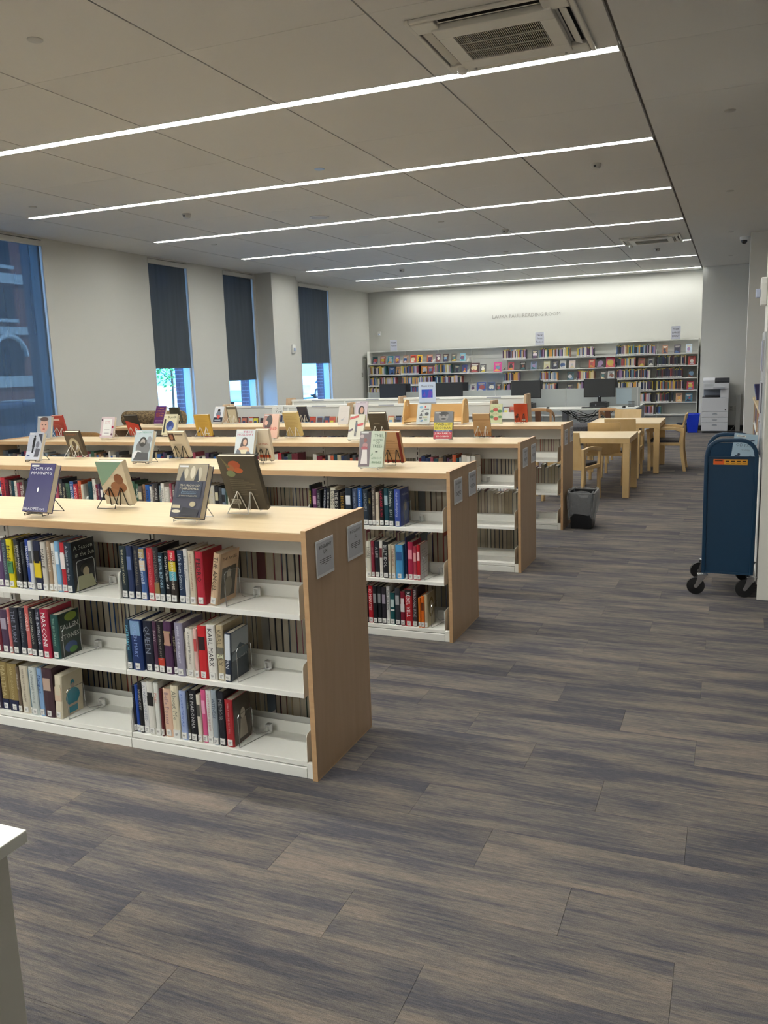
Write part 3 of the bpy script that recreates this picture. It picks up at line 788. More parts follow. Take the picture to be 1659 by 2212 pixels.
# the remaining spines, too many to keep single: one object, coloured per book
SV = {'v': [], 'f': [], 'c': []}
def sbox(x0, y0, z0, x1, y1, z1, c):
    o = len(SV['v'])
    SV['v'] += [(x0,y0,z0),(x1,y0,z0),(x1,y1,z0),(x0,y1,z0),(x0,y0,z1),(x1,y0,z1),(x1,y1,z1),(x0,y1,z1)]
    for f in ((0,3,2,1),(4,5,6,7),(0,1,5,4),(1,2,6,5),(2,3,7,6),(3,0,4,7)): SV['f'].append(tuple(i + o for i in f)); SV['c'].append(lin(c))
def sbook(x, y, z, t, h, c, d=.15, ax='x', flip=False, yellow=False, sg=-1):
    # spine towards -y (or towards -x when ax is 'y'), built as two boards, a spine and a page block
    pc = rnd.choice(['dcd3be', 'c9bea8', 'e2dbca', 'b8ab90', 'cabfa8'])
    def b(a0, b0, z0, a1, b1, z1, cc):
        if flip: b0, b1 = d - b1, d - b0
        if ax == 'x': sbox(x + a0, y + b0, z + z0, x + a1, y + b1, z + z1, cc)
        else: sbox(x + b0, y + a0, z + z0, x + b1, y + a1, z + z1, cc)
    b(0, 0, 0, t, .004, h, c); b(0, .004, 0, .002, d, h, c); b(t - .002, .004, 0, t, d, h, c); b(.002, .004, .003, t - .002, d - .004, h - .003, pc)
    if not flip: b(t*.12, -.001, .006, t*.88, 0, .03, 'e2e2de')
    if yellow and rnd.random() < .7: b(t*.1, -.0012, h - .017, t*.95, .01, h + .0006, 'c8b440')
def srun(xa, xb, y, z, hmin, hmax, ax='x', flip=False, yellow=False, pal=PAL, tm=(.02, .04), d=.15):
    x = xa
    while x < xb - .012:
        t = min(rnd.uniform(*tm), xb - x)
        if ax == 'x': sbook(x, y, z, t, rnd.uniform(hmin, hmax), rnd.choice(pal), d, ax, flip, yellow)
        else: sbook(y, x, z, t, rnd.uniform(hmin, hmax), rnd.choice(pal), d, ax, flip, yellow)
        x += t + .0012
# far sides
for ri, lv, xa, xb in ((0, 0, -3.37, -2.0), (0, 1, -3.37, -2.0), (0, 2, -3.37, -2.0), (1, 2, -4.28, -1.88), (1, 1, -2.46, -1.88), (1, 0, -2.46, -1.615),
                       (2, 2, -6.1, -1.615), (2, 1, -2.46, -1.615), (2, 0, -2.46, -1.615), (3, 2, -6.5, -1.615), (3, 1, -2.3, -1.615)):
    a = xa
    while a < xb:                       # respect the bay brackets
        k = math.floor((X0 - a) / BAY); e_ = min(xb, X0 - k * BAY - .012)
        if e_ - a > .03: srun(a, e_, ROWS[ri] + DEP - .03 - .15, LV[lv] + .001, .205, .248, flip=True)
        a = X0 - k * BAY + .012
for k, fr in ((1, .75), (2, .85), (3, .9), (4, .7), (5, .8)):
    srun(bl(k + 1) + .012, bl(k + 1) + .012 + BAY * fr, ROWS[2] + .035, LV[2] + .001, .2, .248)
for k, fr in ((1, .8), (2, .7), (3, .9), (4, .75), (5, .8), (0, .35)):
    srun(bl(k + 1) + .012, bl(k + 1) + .012 + BAY * fr, ROWS[3] + .035, LV[2] + .001, .2, .235)
srun(bl(1) + .012, -1.93, ROWS[3] + .035, LV[1] + .001, .2, .24); srun(bl(1) + .012, -1.9, ROWS[3] + .035, LV[0] + .001, .2, .24, pal=['a05a5a', '8a4448', 'b07068', '703840'])
srun(bl(1) + .012, -2.15, ROWS[2] + .035, LV[1] + .001, .2, .24)
for lv in (0, 1): srun(bl(2) + .012, bl(1) - .1, ROWS[1] + .035, LV[lv] + .001, .205, .245)

# ------------------------------------------------------------------ books shown on wire easels
def art(m, w, h, items, mats, y=-.0006):
    # flat print on a cover: u,v in 0..1; every layer a hair prouder than the last
    for k, it in enumerate(items):
        c = it[-1] if it[0] != 't' else it[4]
        if c not in mats: mats.append(c)
        mi = mats.index(c); yy = y - .00025 * (k + 1)
        if it[0] == 'r': pts = [(it[1], it[2]), (it[3], it[2]), (it[3], it[4]), (it[1], it[4])]
        elif it[0] == 'e': pts = [(it[1] + it[3]*math.cos(2*PI*a/20), it[2] + it[4]*math.sin(2*PI*a/20)) for a in range(20)]
        elif it[0] == 'p': pts = it[1]
        if it[0] == 't':
            vs, fs, tw = text_geo(it[5]); s = it[3] * w / tw; sv = min(s, it[6] * h / .7) if len(it) > 6 else s
            x0 = it[1]*w - it[3]*w/2
            m.add([(x0 + v[0]*s, yy, it[2]*h + v[1]*sv) for v in vs], fs, mi)
        else:
            m.add([(clip(u, .01, .99)*w, yy, clip(v, .008, .992)*h) for u, v in pts], [tuple(range(len(pts)))], mi)
SK_, HR, DK = 'c89a7c', '3a2620', '1c1c22'
LAB = ('r', .06, .93, .36, .965, 'd8d8d4')
LINES = lambda c, v0=.2, v1=.85, a=.15, b=.85, n=9: [('r', a, v0 + (v1-v0)*k/n, b - .13*((k*7) % 3), v0 + (v1-v0)*k/n + .008, c) for k in range(n)]
DISP = [
 ('f', -3.05, 2.92, .150, .232, 22, '3c3a66', .036, 'k', [('t', .5, .86, .84, 'd8d8e4', 'CHELSEA', .06), ('t', .5, .77, .84, 'd8d8e4', 'MANNING', .06), ('e', .48, .45, .035, .05, 'e8e8ee'), ('t', .45, .035, .86, 'd8d8e4', 'README.txt', .055), LAB], 'dark purple-blue book with white block lettering, leftmost on nearest bookcase'),
 ('b', -2.839, 3.229, .160, .225, 15, 'c8bca4', .034, 'k', [('p', [(0, 1), (1, 1), (.02, .42)], '7c9c88'), ('e', .66, .42, .3, .13, '8a5c40'), ('e', .72, .6, .17, .12, '7a4c34'), ('e', .35, .28, .3, .1, '94684a')], 'book showing green and cream back with brown figure, second on nearest bookcase'),
 ('f', -2.23, 2.954, .155, .238, 24, '43434f', .04, 'w', [('r', 0, .68, 1, 1, '9a8f78'), ('e', .3, .82, .07, .1, 'c8bea4'), ('e', .52, .84, .08, .12, 'd0c6ae'), ('e', .75, .8, .08, .14, 'b8ae96'), ('p', [(.12, .68), (.2, .9), (.3, .68)], '33363c'), ('p', [(.6, .68), (.68, .92), (.76, .68)], '2c2e34'), ('r', .1, .36, .9, .66, '2c3344'), ('t', .5, .57, .66, 'c8c0a4', 'THURGOOD', .04), ('t', .5, .51, .66, 'c8c0a4', 'MARSHALL', .04), ('t', .5, .46, .5, '7f9cb0', 'American', .025), ('t', .5, .43, .5, '7f9cb0', 'Revolutionary', .025), ('t', .5, .38, .6, 'c8c0a4', 'JUAN WILLIAMS', .025), ('r', .05, .16, .3, .22, 'c4b898'), ('e', .7, .24, .1, .05, 'b0a486'), ('p', [(.3, .02), (.9, .02), (.95, .14), (.4, .18)], '2a2a30'), ('e', .2, .1, .15, .03, 'd8d0b8'), LAB], 'book with collage cover and navy title panel, front right on nearest bookcase'),
 ('b', -2.124, 3.238, .195, .272, 21, '4c463c', .026, 'w', [('e', .42, .84, .16, .08, 'b0583c'), ('e', .3, .78, .1, .07, 'a86848'), ('e', .5, .74, .12, .05, 'b8603c'), ('p', [(.1, .99), (.3, .8), (.22, .78)], '6a6448'), ('e', .28, .68, .12, .06, '7a8460')] + LINES('6e6858', .28, .6, .2, .85, 9) + [('r', .1, .1, .34, .2, 'c8c4b8')] + [('r', .12 + .025*k, .11, .13 + .025*k, .19, '1c1c1c') for k in range(8)], 'large dark glossy book showing back with orange flowers, right end of nearest bookcase'),
 ('f', -4.988, 4.846, .140, .215, 22, 'c4c8d4', .03, 'k', [('r', .02, .3, 1, 1, 'a8acb8'), ('r', .35, .45, .52, .8, DK), ('e', .44, .85, .06, .05, DK), ('r', .38, .25, .5, .5, '22222a'), ('e', .72, .55, .12, .12, '6a6c76'), ('p', [(.6, .1), (.9, .1), (.95, .4), (.65, .42)], '55565f'), ('p', [(.65, .95), (.95, .95), (.98, .6)], '3c3e48'), ('r', .1, .12, .3, .16, '3a4a7a'), LAB], 'pale blue-grey book with black standing figure, leftmost on second bookcase'),
 ('b', -4.891, 5.21, .150, .205, 18, '4e4337', .03, 'w', [('t', .5, .86, .7, '8a4a30', 'BARNEY', .07), ('e', .5, .45, .33, .3, '9c927a'), ('e', .5, .45, .28, .26, 'b0a68c'), ('e', .5, .5, .12, .12, '4a4034'), ('e', .5, .3, .17, .1, '5a4c3c')], 'dark brown book with pale oval portrait on second bookcase'),
 ('f', -3.972, 4.839, .155, .232, 22, 'b8c4c8', .036, 'k', [('t', .55, .9, .66, '5a9a80', 'JIM HENSON', .05), ('e', .55, .42, .4, .3, '6a6a6a'), ('e', .5, .62, .2, .16, '2c2824'), ('e', .5, .6, .13, .12, 'a09890'), ('e', .5, .53, .13, .07, '2c2824'), ('e', .85, .68, .12, .12, '8a8c90'), ('e', .3, .2, .28, .14, 'd0d0d0'), ('p', [(.1, .02), (.95, .02), (.9, .25), (.3, .3)], '3a3a3c'), LAB], 'pale blue book with grey portrait of bearded man on second bookcase'),
 ('b', -3.884, 5.203, .150, .21, 22, 'c4b8a2', .026, 'k', [('r', .05, .66, .38, .95, '3a1e18'), ('e', .2, .8, .1, .1, '8a5a48')] + LINES('8a8072', .25, .6) + [('r', .45, .88, .92, .92, '5a5048')], 'cream book showing back with small dark red picture on second bookcase'),
 ('f', -3.173, 4.928, .150, .226, 18, 'c4ccce', .03, 'k', [('t', .62, .9, .5, 'b03058', 'TESS', .06), ('t', .5, .81, .86, 'b03058', 'HOLLIDAY', .065), ('e', .5, .6, .18, .16, '3a2420'), ('e', .42, .5, .13, .14, '3a2420'), ('e', .52, .6, .1, .1, 'c49a80'), ('e', .5, .36, .3, .12, 'c49a80'), ('p', [(.05, .2), (.15, .4), (.4, .3), (.8, .32), (.95, .18), (.85, .05), (.1, .05)], '5c626c'), ('p', [(.3, .36), (.7, .38), (.6, .22), (.4, .22)], 'd0c8a8'), ('e', .7, .08, .2, .05, 'b04868'), LAB], 'white book with red lettering and dark-haired woman, centre of second bookcase'),
 ('b', -3.057, 5.05, .112, .225, 12, 'cfc2ae', .03, 'k', [('r', .1, .1, .9, .2, 'b85030'), ('t', .5, .5, .7, 'a04a3a', 'HUMAN', .08)] + LINES('9c8c7c', .25, .45), 'narrow cream book showing its back, behind the white book on second bookcase'),
 ('f', -2.16, 4.76, .168, .228, 16, 'c2ccb8', .026, 'w', [('r', 0, 0, .46, 1, '75686c'), ('e', .24, .6, .1, .07, 'b08080'), ('e', .22, .52, .13, .05, 'a05058'), ('e', .24, .74, .07, .06, '8a5450'), ('p', [(.1, .08), (.38, .08), (.33, .48), (.15, .48)], 'd8d0cc'), ('e', .1, .85, .08, .05, 'b8a8a8'), ('t', .74, .83, .3, '4a5a4a', 'THE'), ('t', .74, .72, .42, '4a5a4a', 'GOSPEL'), ('t', .74, .64, .18, '4a5a4a', 'OF'), ('t', .74, .54, .4, '4a5a4a', 'TREES'), ('t', .74, .22, .42, '5a7a5a', 'APRICOT'), ('t', .74, .1, .38, '5a7a5a', 'IRVING'), ('e', .72, .42, .06, .012, '2c342c'), ('p', [(.9, .95), (.98, .8), (.93, .82)], '6a8a6a'), ('p', [(.5, .3), (.56, .4), (.58, .34)], '6a8a6a'), LAB], 'pale green book with figure on the left half, right end of second bookcase'),
 ('b', -2.10, 5.045, .140, .222, 22, 'c49a72', .024, 'k', [('r', 0, 0, 1, .1, '8a3028'), ('r', .85, 0, 1, 1, '7a2a24')] + LINES('8c6c50', .3, .8), 'tan and red book hidden behind the pale green one on second bookcase'),
 ('f', -6.716, 6.706, .185, .225, 12, '9ca0a6', .03, 'w', [('e', .5, .55, .3, .34, 'c49c8e'), ('e', .5, .86, .3, .1, '5a4a48'), ('e', .38, .6, .06, .02, '3a2c2c'), ('e', .62, .6, .06, .02, '3a2c2c'), ('e', .5, .4, .09, .025, 'a04848'), ('p', [(.46, .45), (.54, .45), (.5, .58)], 'b0867a'), ('r', .2, .04, .8, .2, '8c9096'), LAB], 'grey book with large pale face, leftmost on third bookcase'),
 ('b', -6.74, 6.977, .155, .225, 14, 'a43a34', .024, 'w', [('r', .1, .75, .7, .85, 'd8b0a8')] + LINES('c47068', .2, .6), 'red book showing its back, behind the face cover on third bookcase'),
 ('f', -5.905, 6.723, .165, .212, 18, 'c8b8bc', .028, 'w', [('r', .18, .1, .82, .9, 'dcdcda'), ('t', .5, .74, .4, 'b05060', 'LETTERS', .05), ('t', .5, .64, .4, 'b05060', 'FROM HOME', .05), ('r', .3, .45, .7, .46, '50505a'), ('r', .3, .38, .7, .39, '50505a'), ('r', .3, .2, .7, .22, '50505a'), ('e', .92, .5, .07, .06, 'a03048'), ('e', .08, .85, .06, .05, '5a4a5a'), ('e', .08, .12, .06, .05, 'a8788a'), ('e', .9, .15, .07, .05, '6a505c')], 'white book with flowered border on third bookcase'),
 ('b', -5.775, 7.02, .155, .228, 21, '1f1c1c', .022, 'w', [('p', [(0, 0), (1, 0), (1, .55), (0, .75)], 'b43c30')], 'black and red book on third bookcase, beside the flowered one'),
 ('f', -5.352, 7.0, .165, .218, 22, 'c8c2a4', .032, 'w', [('t', .62, .8, .62, '1c1c20', 'BLACK', .12), ('r', .08, .1, .2, .75, '30302e'), ('e', .55, .42, .28, .25, '3a4e8c'), ('e', .5, .52, .16, .13, '2a3a70'), ('e', .62, .3, .14, .1, '5a74b0'), LAB], 'cream book with blue head under black lettering on third bookcase'),
 ('b', -4.929, 6.996, .175, .215, 13, 'b4903c', .024, 'w', [('e', .2, .2, .06, .05, '2c2420'), ('r', .6, .08, .85, .14, 'd8d0b0')] + LINES('94742c', .35, .85), 'mustard yellow book showing its back on third bookcase'),
 ('f', -4.012, 6.718, .162, .225, 18, 'd4ac98', .026, 'w', [('r', 0, 0, .55, 1, 'a07468'), ('e', .4, .72, .2, .24, '1c1818'), ('e', .3, .5, .18, .2, '40302c'), ('e', .22, .62, .1, .1, 'c89884'), ('t', .5, .34, .9, 'b83028', 'SCARRED', .17), ('r', .1, .18, .5, .3, '2a2424'), ('e', .3, .1, .2, .06, 'c0a0a0'), LAB], 'pink and black book with red lettering across it on third bookcase'),
 ('b', -3.882, 6.958, .155, .245, 22, 'c8b47c', .032, 'w', LINES('a48e5c', .15, .9, .12, .9, 12), 'thick pale yellow book showing its back on third bookcase'),
 ('f', -3.073, 6.57, .142, .226, 22, 'c8c4b0', .026, 'w', [('p', [(.02, .78), (.6, .88), (.6, .97), (.02, .87)], 'b04040'), ('p', [(.5, .5), (.95, .56), (.95, .66), (.5, .6)], 'b04040'), ('r', .42, .3, .56, .66, '5a5c62'), ('e', .48, .7, .06, .05, '3c3c40'), ('r', .42, .12, .47, .34, '3c3c40'), ('r', .5, .12, .55, .34, '3c3c40'), ('p', [(0, .28), (.3, .36), (.3, .44), (0, .36)], '4a3a48'), LAB], 'white book with red strips and walking man on third bookcase'),
 ('b', -3.03, 7.0, .165, .225, 23, '443d34', .04, 'w', [('r', .25, .55, .6, .57, 'a09888')] + LINES('5c5448', .3, .9), 'dark olive book showing its back on third bookcase'),
 ('f', -2.318, 6.673, .165, .232, 13, '6a6a6c', .026, 'w', [('e', .5, .82, .26, .17, '8c8886'), ('e', .5, .93, .27, .06, '2c2a2a'), ('e', .5, .73, .15, .03, '242222'), ('e', .4, .84, .05, .012, '1c1a1a'), ('e', .6, .84, .05, .012, '1c1a1a'), ('r', 0, .3, 1, .6, 'c8b838'), ('t', .5, .49, .84, '1a1a1a', 'PABLO', .09), ('t', .5, .36, .84, '1a1a1a', 'ESCOBAR', .08), ('r', 0, .26, 1, .32, '403a70'), ('t', .5, .27, .7, 'c8c8d8', 'MY FATHER', .035), ('r', 0, 0, 1, .26, 'b03040'), ('t', .5, .17, .84, 'e4dcd8', 'JUAN PABLO', .06), ('t', .5, .07, .7, 'e4dcd8', 'ESCOBAR', .055), LAB], 'grey, yellow and red book with moustached man, right half of third bookcase'),
 ('b', -2.055, 6.982, .150, .205, 18, 'b08c64', .02, 'w', [('r', 0, 0, 1, .2, '94643c'), ('r', 0, .72, 1, .75, '94704c')] + LINES('947250', .3, .65), 'tan book showing its back, right end of third bookcase'),
 ('f', -6.687, 8.604, .150, .228, 22, '5a3060', .03, 'w', [('t', .5, .82, .6, 'c88a40', 'THE', .06), ('t', .5, .68, .8, 'c88a40', 'AMERICAN', .07), ('t', .5, .54, .8, 'c88a40', 'MASTER', .07), ('t', .5, .4, .7, 'c88a40', 'AT WORK', .07), ('t', .5, .12, .7, 'c8a8c0', 'DIXIE', .06), ('e', .3, .5, .2, .14, '7a3c48')], 'purple book with orange lettering, leftmost on fourth bookcase'),
 ('b', -6.586, 8.829, .150, .205, 18, '3a3c34', .024, 'w', [('p', [(0, .3), (1, .1), (1, .4), (0, .6)], '5a5040')], 'dark green-black book beside the purple one on fourth bookcase'),
 ('f', -5.965, 8.83, .135, .2, 22, 'c8ccd4', .024, 'w', [('r', 0, 0, 1, .3, '1c2030'), ('e', .5, .72, .14, .13, '2a2422'), ('e', .5, .5, .26, .2, '6a7080'), ('e', .52, .34, .18, .12, 'c0504c'), ('r', .15, .1, .8, .14, 'b8bcc8'), LAB], 'white and black book with seated man and red disc on fourth bookcase'),
 ('b', -5.748, 8.83, .133, .2, 13, '6a6458', .03, 'w', [('r', .1, 0, 1, .82, 'c4bca6')], 'cream-backed book beside the seated man cover on fourth bookcase'),
 ('b', -4.75, 8.83, .125, .2, 22, '1e2238', .02, 'w', [('e', .75, .12, .14, .06, '8c8c90')] + LINES('343a54', .3, .8), 'dark navy book showing its back on fourth bookcase'),
 ('f', -4.041, 8.39, .130, .205, 20, 'd0c8c0', .024, 'w', [('p', [(.4, .2), (.62, .4), (.5, .25)], '4a6a9a'), ('e', .4, .22, .12, .03, 'a0a4a8'), ('r', .2, .7, .8, .71, 'b0a8a4')], 'plain off-white book with small blue mark on fourth bookcase'),
 ('f', -4.03, 8.83, .155, .235, 14, 'bdb2bc', .02, 'w', [('t', .45, .9, .84, '50505a', 'IN OTHER LAND', .04), ('e', .52, .5, .26, .28, '1e1a1e'), ('e', .55, .55, .14, .17, 'b88c78'), ('e', .5, .12, .34, .14, '8c8490'), LAB], 'pale lilac book with dark-haired woman on fourth bookcase'),
 ('f', -3.113, 8.401, .150, .215, 20, 'c8ccc8', .02, 'w', [('e', .3, .84, .14, .06, '7aa8c8'), ('r', .55, .82, .65, .92, 'b04040'), ('r', .55, .7, .9, .76, '3a3a40'), ('p', [(.3, .6), (.45, .74), (.5, .6)], '5a5a5c'), ('e', .75, .5, .14, .08, '4a4a4c'), ('p', [(.2, .4), (.35, .56), (.44, .4)], '44464a'), ('e', .3, .3, .12, .05, '6a6a6a'), ('r', .5, .3, .8, .38, 'c8c4a0'), ('p', [(.2, .12), (.5, .2), (.45, .1)], '4a7aa8'), ('e', .7, .2, .12, .05, '8aa08a')], 'white book with scattered small pictures beside the wooden book rack'),
 ('f', -2.304, 8.39, .125, .205, 12, 'c8cc9c', .014, 'w', [('e', .45, .7, .22, .09, 'b84838'), ('e', .8, .62, .2, .07, '4a8048'), ('e', .15, .62, .16, .06, '4a8048'), ('e', .5, .25, .2, .08, 'b84838'), ('e', .85, .34, .16, .06, '4a8048'), ('e', .15, .34, .16, .07, '4a8048'), ('t', .5, .82, .6, '6a7048', 'a cheese', .05), ('t', .45, .46, .6, '6a7048', 'paradise', .05)], 'pale yellow book with red and green waves near right end of fourth bookcase'),
 ('b', -2.10, 8.62, .140, .195, 12, 'bc4424', .02, 'k', [('r', .55, .08, .85, .17, 'd8c8b8'), ('e', .2, .3, .12, .07, '5a2418')] + LINES('9c3a20', .45, .85), 'bright orange-red book showing its back, right end of fourth bookcase'),
 ('f', -5.128, 8.83, .150, .19, 12, 'c4c8c8', .02, 'w', [('t', .6, .78, .4, '50585a', 'Pink', .09), ('t', .6, .6, .6, '40484a', 'Yogi', .14), ('r', 0, 0, 1, .42, '2c3450'), LAB], 'grey-white book with small script title at centre of fourth bookcase'),
]
def easel(W_, kind, label, loc, rz, tilt, wb):
    # wire display stand; kind f: seen from the front, b: from behind. local y points away from the held book's face
    e = empty('book_easel', loc, rz, label, 'book stand', 'wire book stands on the low bookcases')
    t = math.tan(R(tilt)); r = .0023; hw = min(.056, wb * .36); Hh = .092
    pk = hw * .62
    def peak(s): return [(s*(pk + .006), (Hh - .01) * t + .002, Hh - .01), (s*(pk + .003), Hh * t + .004, Hh), (s*(pk - .003), Hh * t + .004, Hh), (s*(pk - .006), (Hh - .01) * t + .002, Hh - .01)]
    m = MB(); m.tube([(-hw, -.040, .014), (-hw, -.040, .003), (-hw, -.004, .003)] + [(-hw*.9, .004, .010)] + peak(-1)[:2], r)
    m.tube([(hw, -.040, .014), (hw, -.040, .003), (hw, -.004, .003)] + [(hw*.9, .004, .010)] + peak(1)[:2], r)
    m.tube([peak(-1)[1], peak(-1)[2], peak(-1)[3], (-hw*.14, .006, .004), (hw*.14, .006, .004), peak(1)[3], peak(1)[2], peak(1)[1]], r)
    m.build('cradle_wire', W_, e, smooth=True)
    m = MB(); m.tube([(-pk, Hh*t + .004, Hh), (-hw*.95, .10, .0025), (hw*.95, .10, .0025), (pk, Hh*t + .004, Hh)], r)
    m.build('rear_leg', W_, e, smooth=True)
    m = MB(); m.tube([(-hw, -.040, .012), (hw, -.040, .012)], r); m.build('front_bar', W_, e, smooth=True)
for i, (k, x, y, w, h, tl, c, t, wire, items, lab) in enumerate(DISP):
    # cover book lying back against the wires
    sgn = 1 if k == 'f' else -1
    zb = 1.0675 + .0062
    rz = 0 if k == 'f' else PI
    cx = x + w / 2
    row = max(r for r in ROWS if r <= y + .01)
    y = clip(y, row + .07, row + DEP - .07)
    E = Matrix.Translation((cx, y, zb)) @ Matrix.Rotation(rz, 4, 'Z') @ Matrix.Rotation(-R(tl), 4, 'X')
    # book local: x -w/2..w/2, y -t..0 (front face at -t), z 0..h
    cb = .0022
    root = MB().box(-w/2, -t, 0, w/2, -t + cb, h).box(-w/2, -cb, 0, w/2, 0, h).box(-w/2, -t + cb, 0, -w/2 + cb, -cb, h)
    o = root.build('book', mat(c, .22), None); o.matrix_world = E
    tag(o, lab, 'book', 'books displayed on wire stands on the low bookcases')
    MB().box(-w/2 + cb, -t + cb, .003, w/2 - .003, -cb, h - .003).build('page_block', PAGES, o)
    mats = []; m = MB(); its = items
    if k == 'f': art(m, w, h, its, mats); off = Matrix.Translation((-w/2, -t, 0))
    else:
        # we look at its back cover, which faces the viewer: mirror so that the print reads properly
        art(m, w, h, its, mats); off = Matrix.Translation((w/2, 0, 0)) @ Matrix.Rotation(PI, 4, 'Z')
    if mats:
        p = m.build('cover_print', [mat(q, .25) for q in mats], o); p.matrix_local = off
    WM = BWIRE if wire == 'k' else WWIRE
    easel(WM, k, ('black' if wire == 'k' else 'white') + ' wire stand holding the ' + ' '.join(lab.split()[:10]), (cx, y, 1.0675), rz, tl, w)
    if k == 'b': pass

# wire bookends with their clips, one at the end of each run
def bookend(x, y, z, label):
    e = empty('wire_bookend', (x, y, z), label=label, cat='bookend', group='wire bookends holding the shelved books')
    MB().tube([(.002, .02, .0025), (.002, .02, .14), (.002, .03, .15), (.002, .125, .15), (.002, .135, .14), (.002, .135, .03), (.010, .15, .012), (.045, .195, .010), (.045, .207, .012)], .0016, 5).build('wire_loop', CHROME, e, smooth=True)
    MB().tube([(.002, .02, .0025), (.045, .19, .0025), (.045, .19, .012)], .0016, 5).build('wire_foot', CHROME, e, smooth=True)
    MB().box(.035, .186, .004, .060, .210, .008).box(.035, .204, .004, .060, .210, .045).box(.035, .186, .004, .040, .210, .045).box(.035, .186, .038, .060, .210, .045).build('clip', mat('d4d4d0', .3), e, bevel=.0012, seg=1)
LN = {'A': 'top shelf, right bay, nearest bookcase', 'B': 'middle shelf, right bay, nearest bookcase', 'C': 'bottom shelf, right bay, nearest bookcase', 'D': 'top shelf, second bay, nearest bookcase', 'E': 'middle shelf, second bay, nearest bookcase', 'F': 'bottom shelf, second bay, nearest bookcase', 'G': 'top shelf, right bay, second bookcase', 'H': 'middle shelf, right bay, second bookcase', 'I': 'bottom shelf, right bay, second bookcase'}
for k_, (xe, ye, z, lean, h) in ends.items():
    dx = math.tan(R(lean)) * .15 if lean else 0
    bookend(xe + dx * 1.05 + .024, ye - .012, z, 'chrome wire bookend on the ' + LN[k_])
    # face-on covers visible on the last book of a run
for key, col, its in (('A', 'cdb090', [('t', .5, .84, .8, '3a3028', 'THE ANGEL', .06), ('r', .12, .1, .88, .7, '5a564c'), ('e', .5, .55, .12, .1, 'b4aa98'), ('e', .5, .3, .22, .2, '8c8474')]),
                      ('B', '3a444c', [('r', 0, .6, 1, 1, '9aa2a8'), ('t', .5, .4, .8, 'a8b0b8', 'The Return', .08), ('p', [(0, .5), (.5, .72), (1, .55), (1, .45), (0, .4)], '55626a')]),
                      ('C', '4c443c', [('e', .55, .6, .14, .12, 'b4a898'), ('p', [(.3, .1), (.8, .1), (.7, .5), (.4, .5)], '9c9284')]),
                      ('D', '1e2024', [('t', .5, .82, .84, 'b4b8a4', 'A Season', .09), ('t', .55, .68, .84, 'b4b8a4', 'in the Sun', .09), ('e', .5, .42, .2, .1, '2c2a26'), ('e', .55, .35, .14, .1, 'a89c80'), ('p', [(.05, .02), (.95, .02), (.8, .28), (.2, .3)], 'a8a888')]),
                      ('E', '24342c', [('e', .6, .88, .3, .1, '788c38'), ('t', .5, .62, .88, 'c0c8c0', 'FALLEN', .14), ('t', .5, .4, .88, 'c0c8c0', 'STONES', .14), ('e', .5, .2, .3, .12, '344c78'), ('e', .6, .12, .2, .07, '4c7c3c')]),
                      ('F', 'c8bea4', [('e', .5, .72, .1, .1, '2e7c90'), ('e', .5, .42, .34, .2, '2e7c90'), ('r', .3, .05, .72, .35, '2e7c90'), ('e', .5, .68, .08, .06, 'a8988c'), ('p', [(.25, .26), (.75, .26), (.7, .2), (.3, .2)], 'b0a090')]),
                      ('G', '3c4c88', [('t', .55, .8, .8, 'b0b8d8', 'Hubert', .07), ('e', .55, .4, .3, .3, '5a6a90'), ('e', .55, .5, .14, .12, '9a9490')]),
                      ('H', 'c8c4c4', LINES('80787c', .15, .9)), ('I', 'b8ac8c', [('e', .5, .55, .36, .3, '8c7c54'), ('e', .5, .55, .24, .2, 'c0b494')])):
    g = {'A': ('top', 'right bay', 0), 'B': ('middle', 'right bay', 0), 'C': ('bottom', 'right bay', 0), 'D': ('top', 'second bay', 0), 'E': ('middle', 'second bay', 0), 'F': ('bottom', 'second bay', 0), 'G': ('top', 'right bay', 1), 'H': ('middle', 'right bay', 1), 'I': ('bottom', 'right bay', 1)}[key]
    lst = [o for o in bpy.data.objects if o.get('group') == 'books on the %s shelf, %s of the %s' % (g[0], g[1], rowname[g[2]])]
    o = max(lst, key=lambda q: q.location.x)
    t = max(v.co.x for v in o.data.vertices); d = max(v.co.y for v in o.data.vertices); h = max(v.co.z for v in o.data.vertices)
    m = MB(); mats = []; art(m, d - .008, h, [('r', 0, 0, 1, 1, col)] + its, mats)
    p = m.build('cover_print', [mat(q, .25) for q in mats], o, (t, .007, 0), (0, 0, R(90)))
# near-row left bookend seen in the photo beside the second bay of the second bookcase
bookend(-2.92, ROWS[1] + .02, LV[2] + .001, 'chrome wire bookend, top shelf, second bay, second bookcase')
bookend(-1.915, ROWS[2] + .02, LV[2] + .001, 'chrome wire bookend, top shelf, right bay, third bookcase')
bookend(-1.915, ROWS[3] + .02, LV[1] + .001, 'chrome wire bookend, middle shelf, right bay, fourth bookcase')
bookend(-1.885, ROWS[3] + .02, LV[0] + .001, 'chrome wire bookend, bottom shelf, right bay, fourth bookcase')

# birch plywood tabletop book rack on the fourth bookcase
e = empty('book_rack', (-2.975, 8.62, 1.0675), label='birch plywood tabletop book rack with cut-out handles, on fourth bookcase', cat='book rack')
prof = [(-.115, 0), (.115, 0), (.115, .10), (.09, .22), (.06, .255), (-.01, .262), (-.05, .24), (-.10, .10)]
for sx in (-1, 1):
    p = MB().prism(prof, 'x', -.009, .009).build('end_panel', PLY, e, (sx * .335, 0, 0), bevel=.004)
    MB().box(-.0105, -.005, .19, .0105, .035, .20).box(-.0105, -.005, .19, .0105, .004, .225).build('handle_cutout', mat('e8dcc0', .5), p)
MB().prism([(-.10, .02), (.08, .045), (.078, .057), (-.102, .032)], 'x', -.326, .326).build('rack_shelf', PLY, e)
MB().box(-.326, .072, .05, .326, .084, .205).build('back_panel', PLY, e)

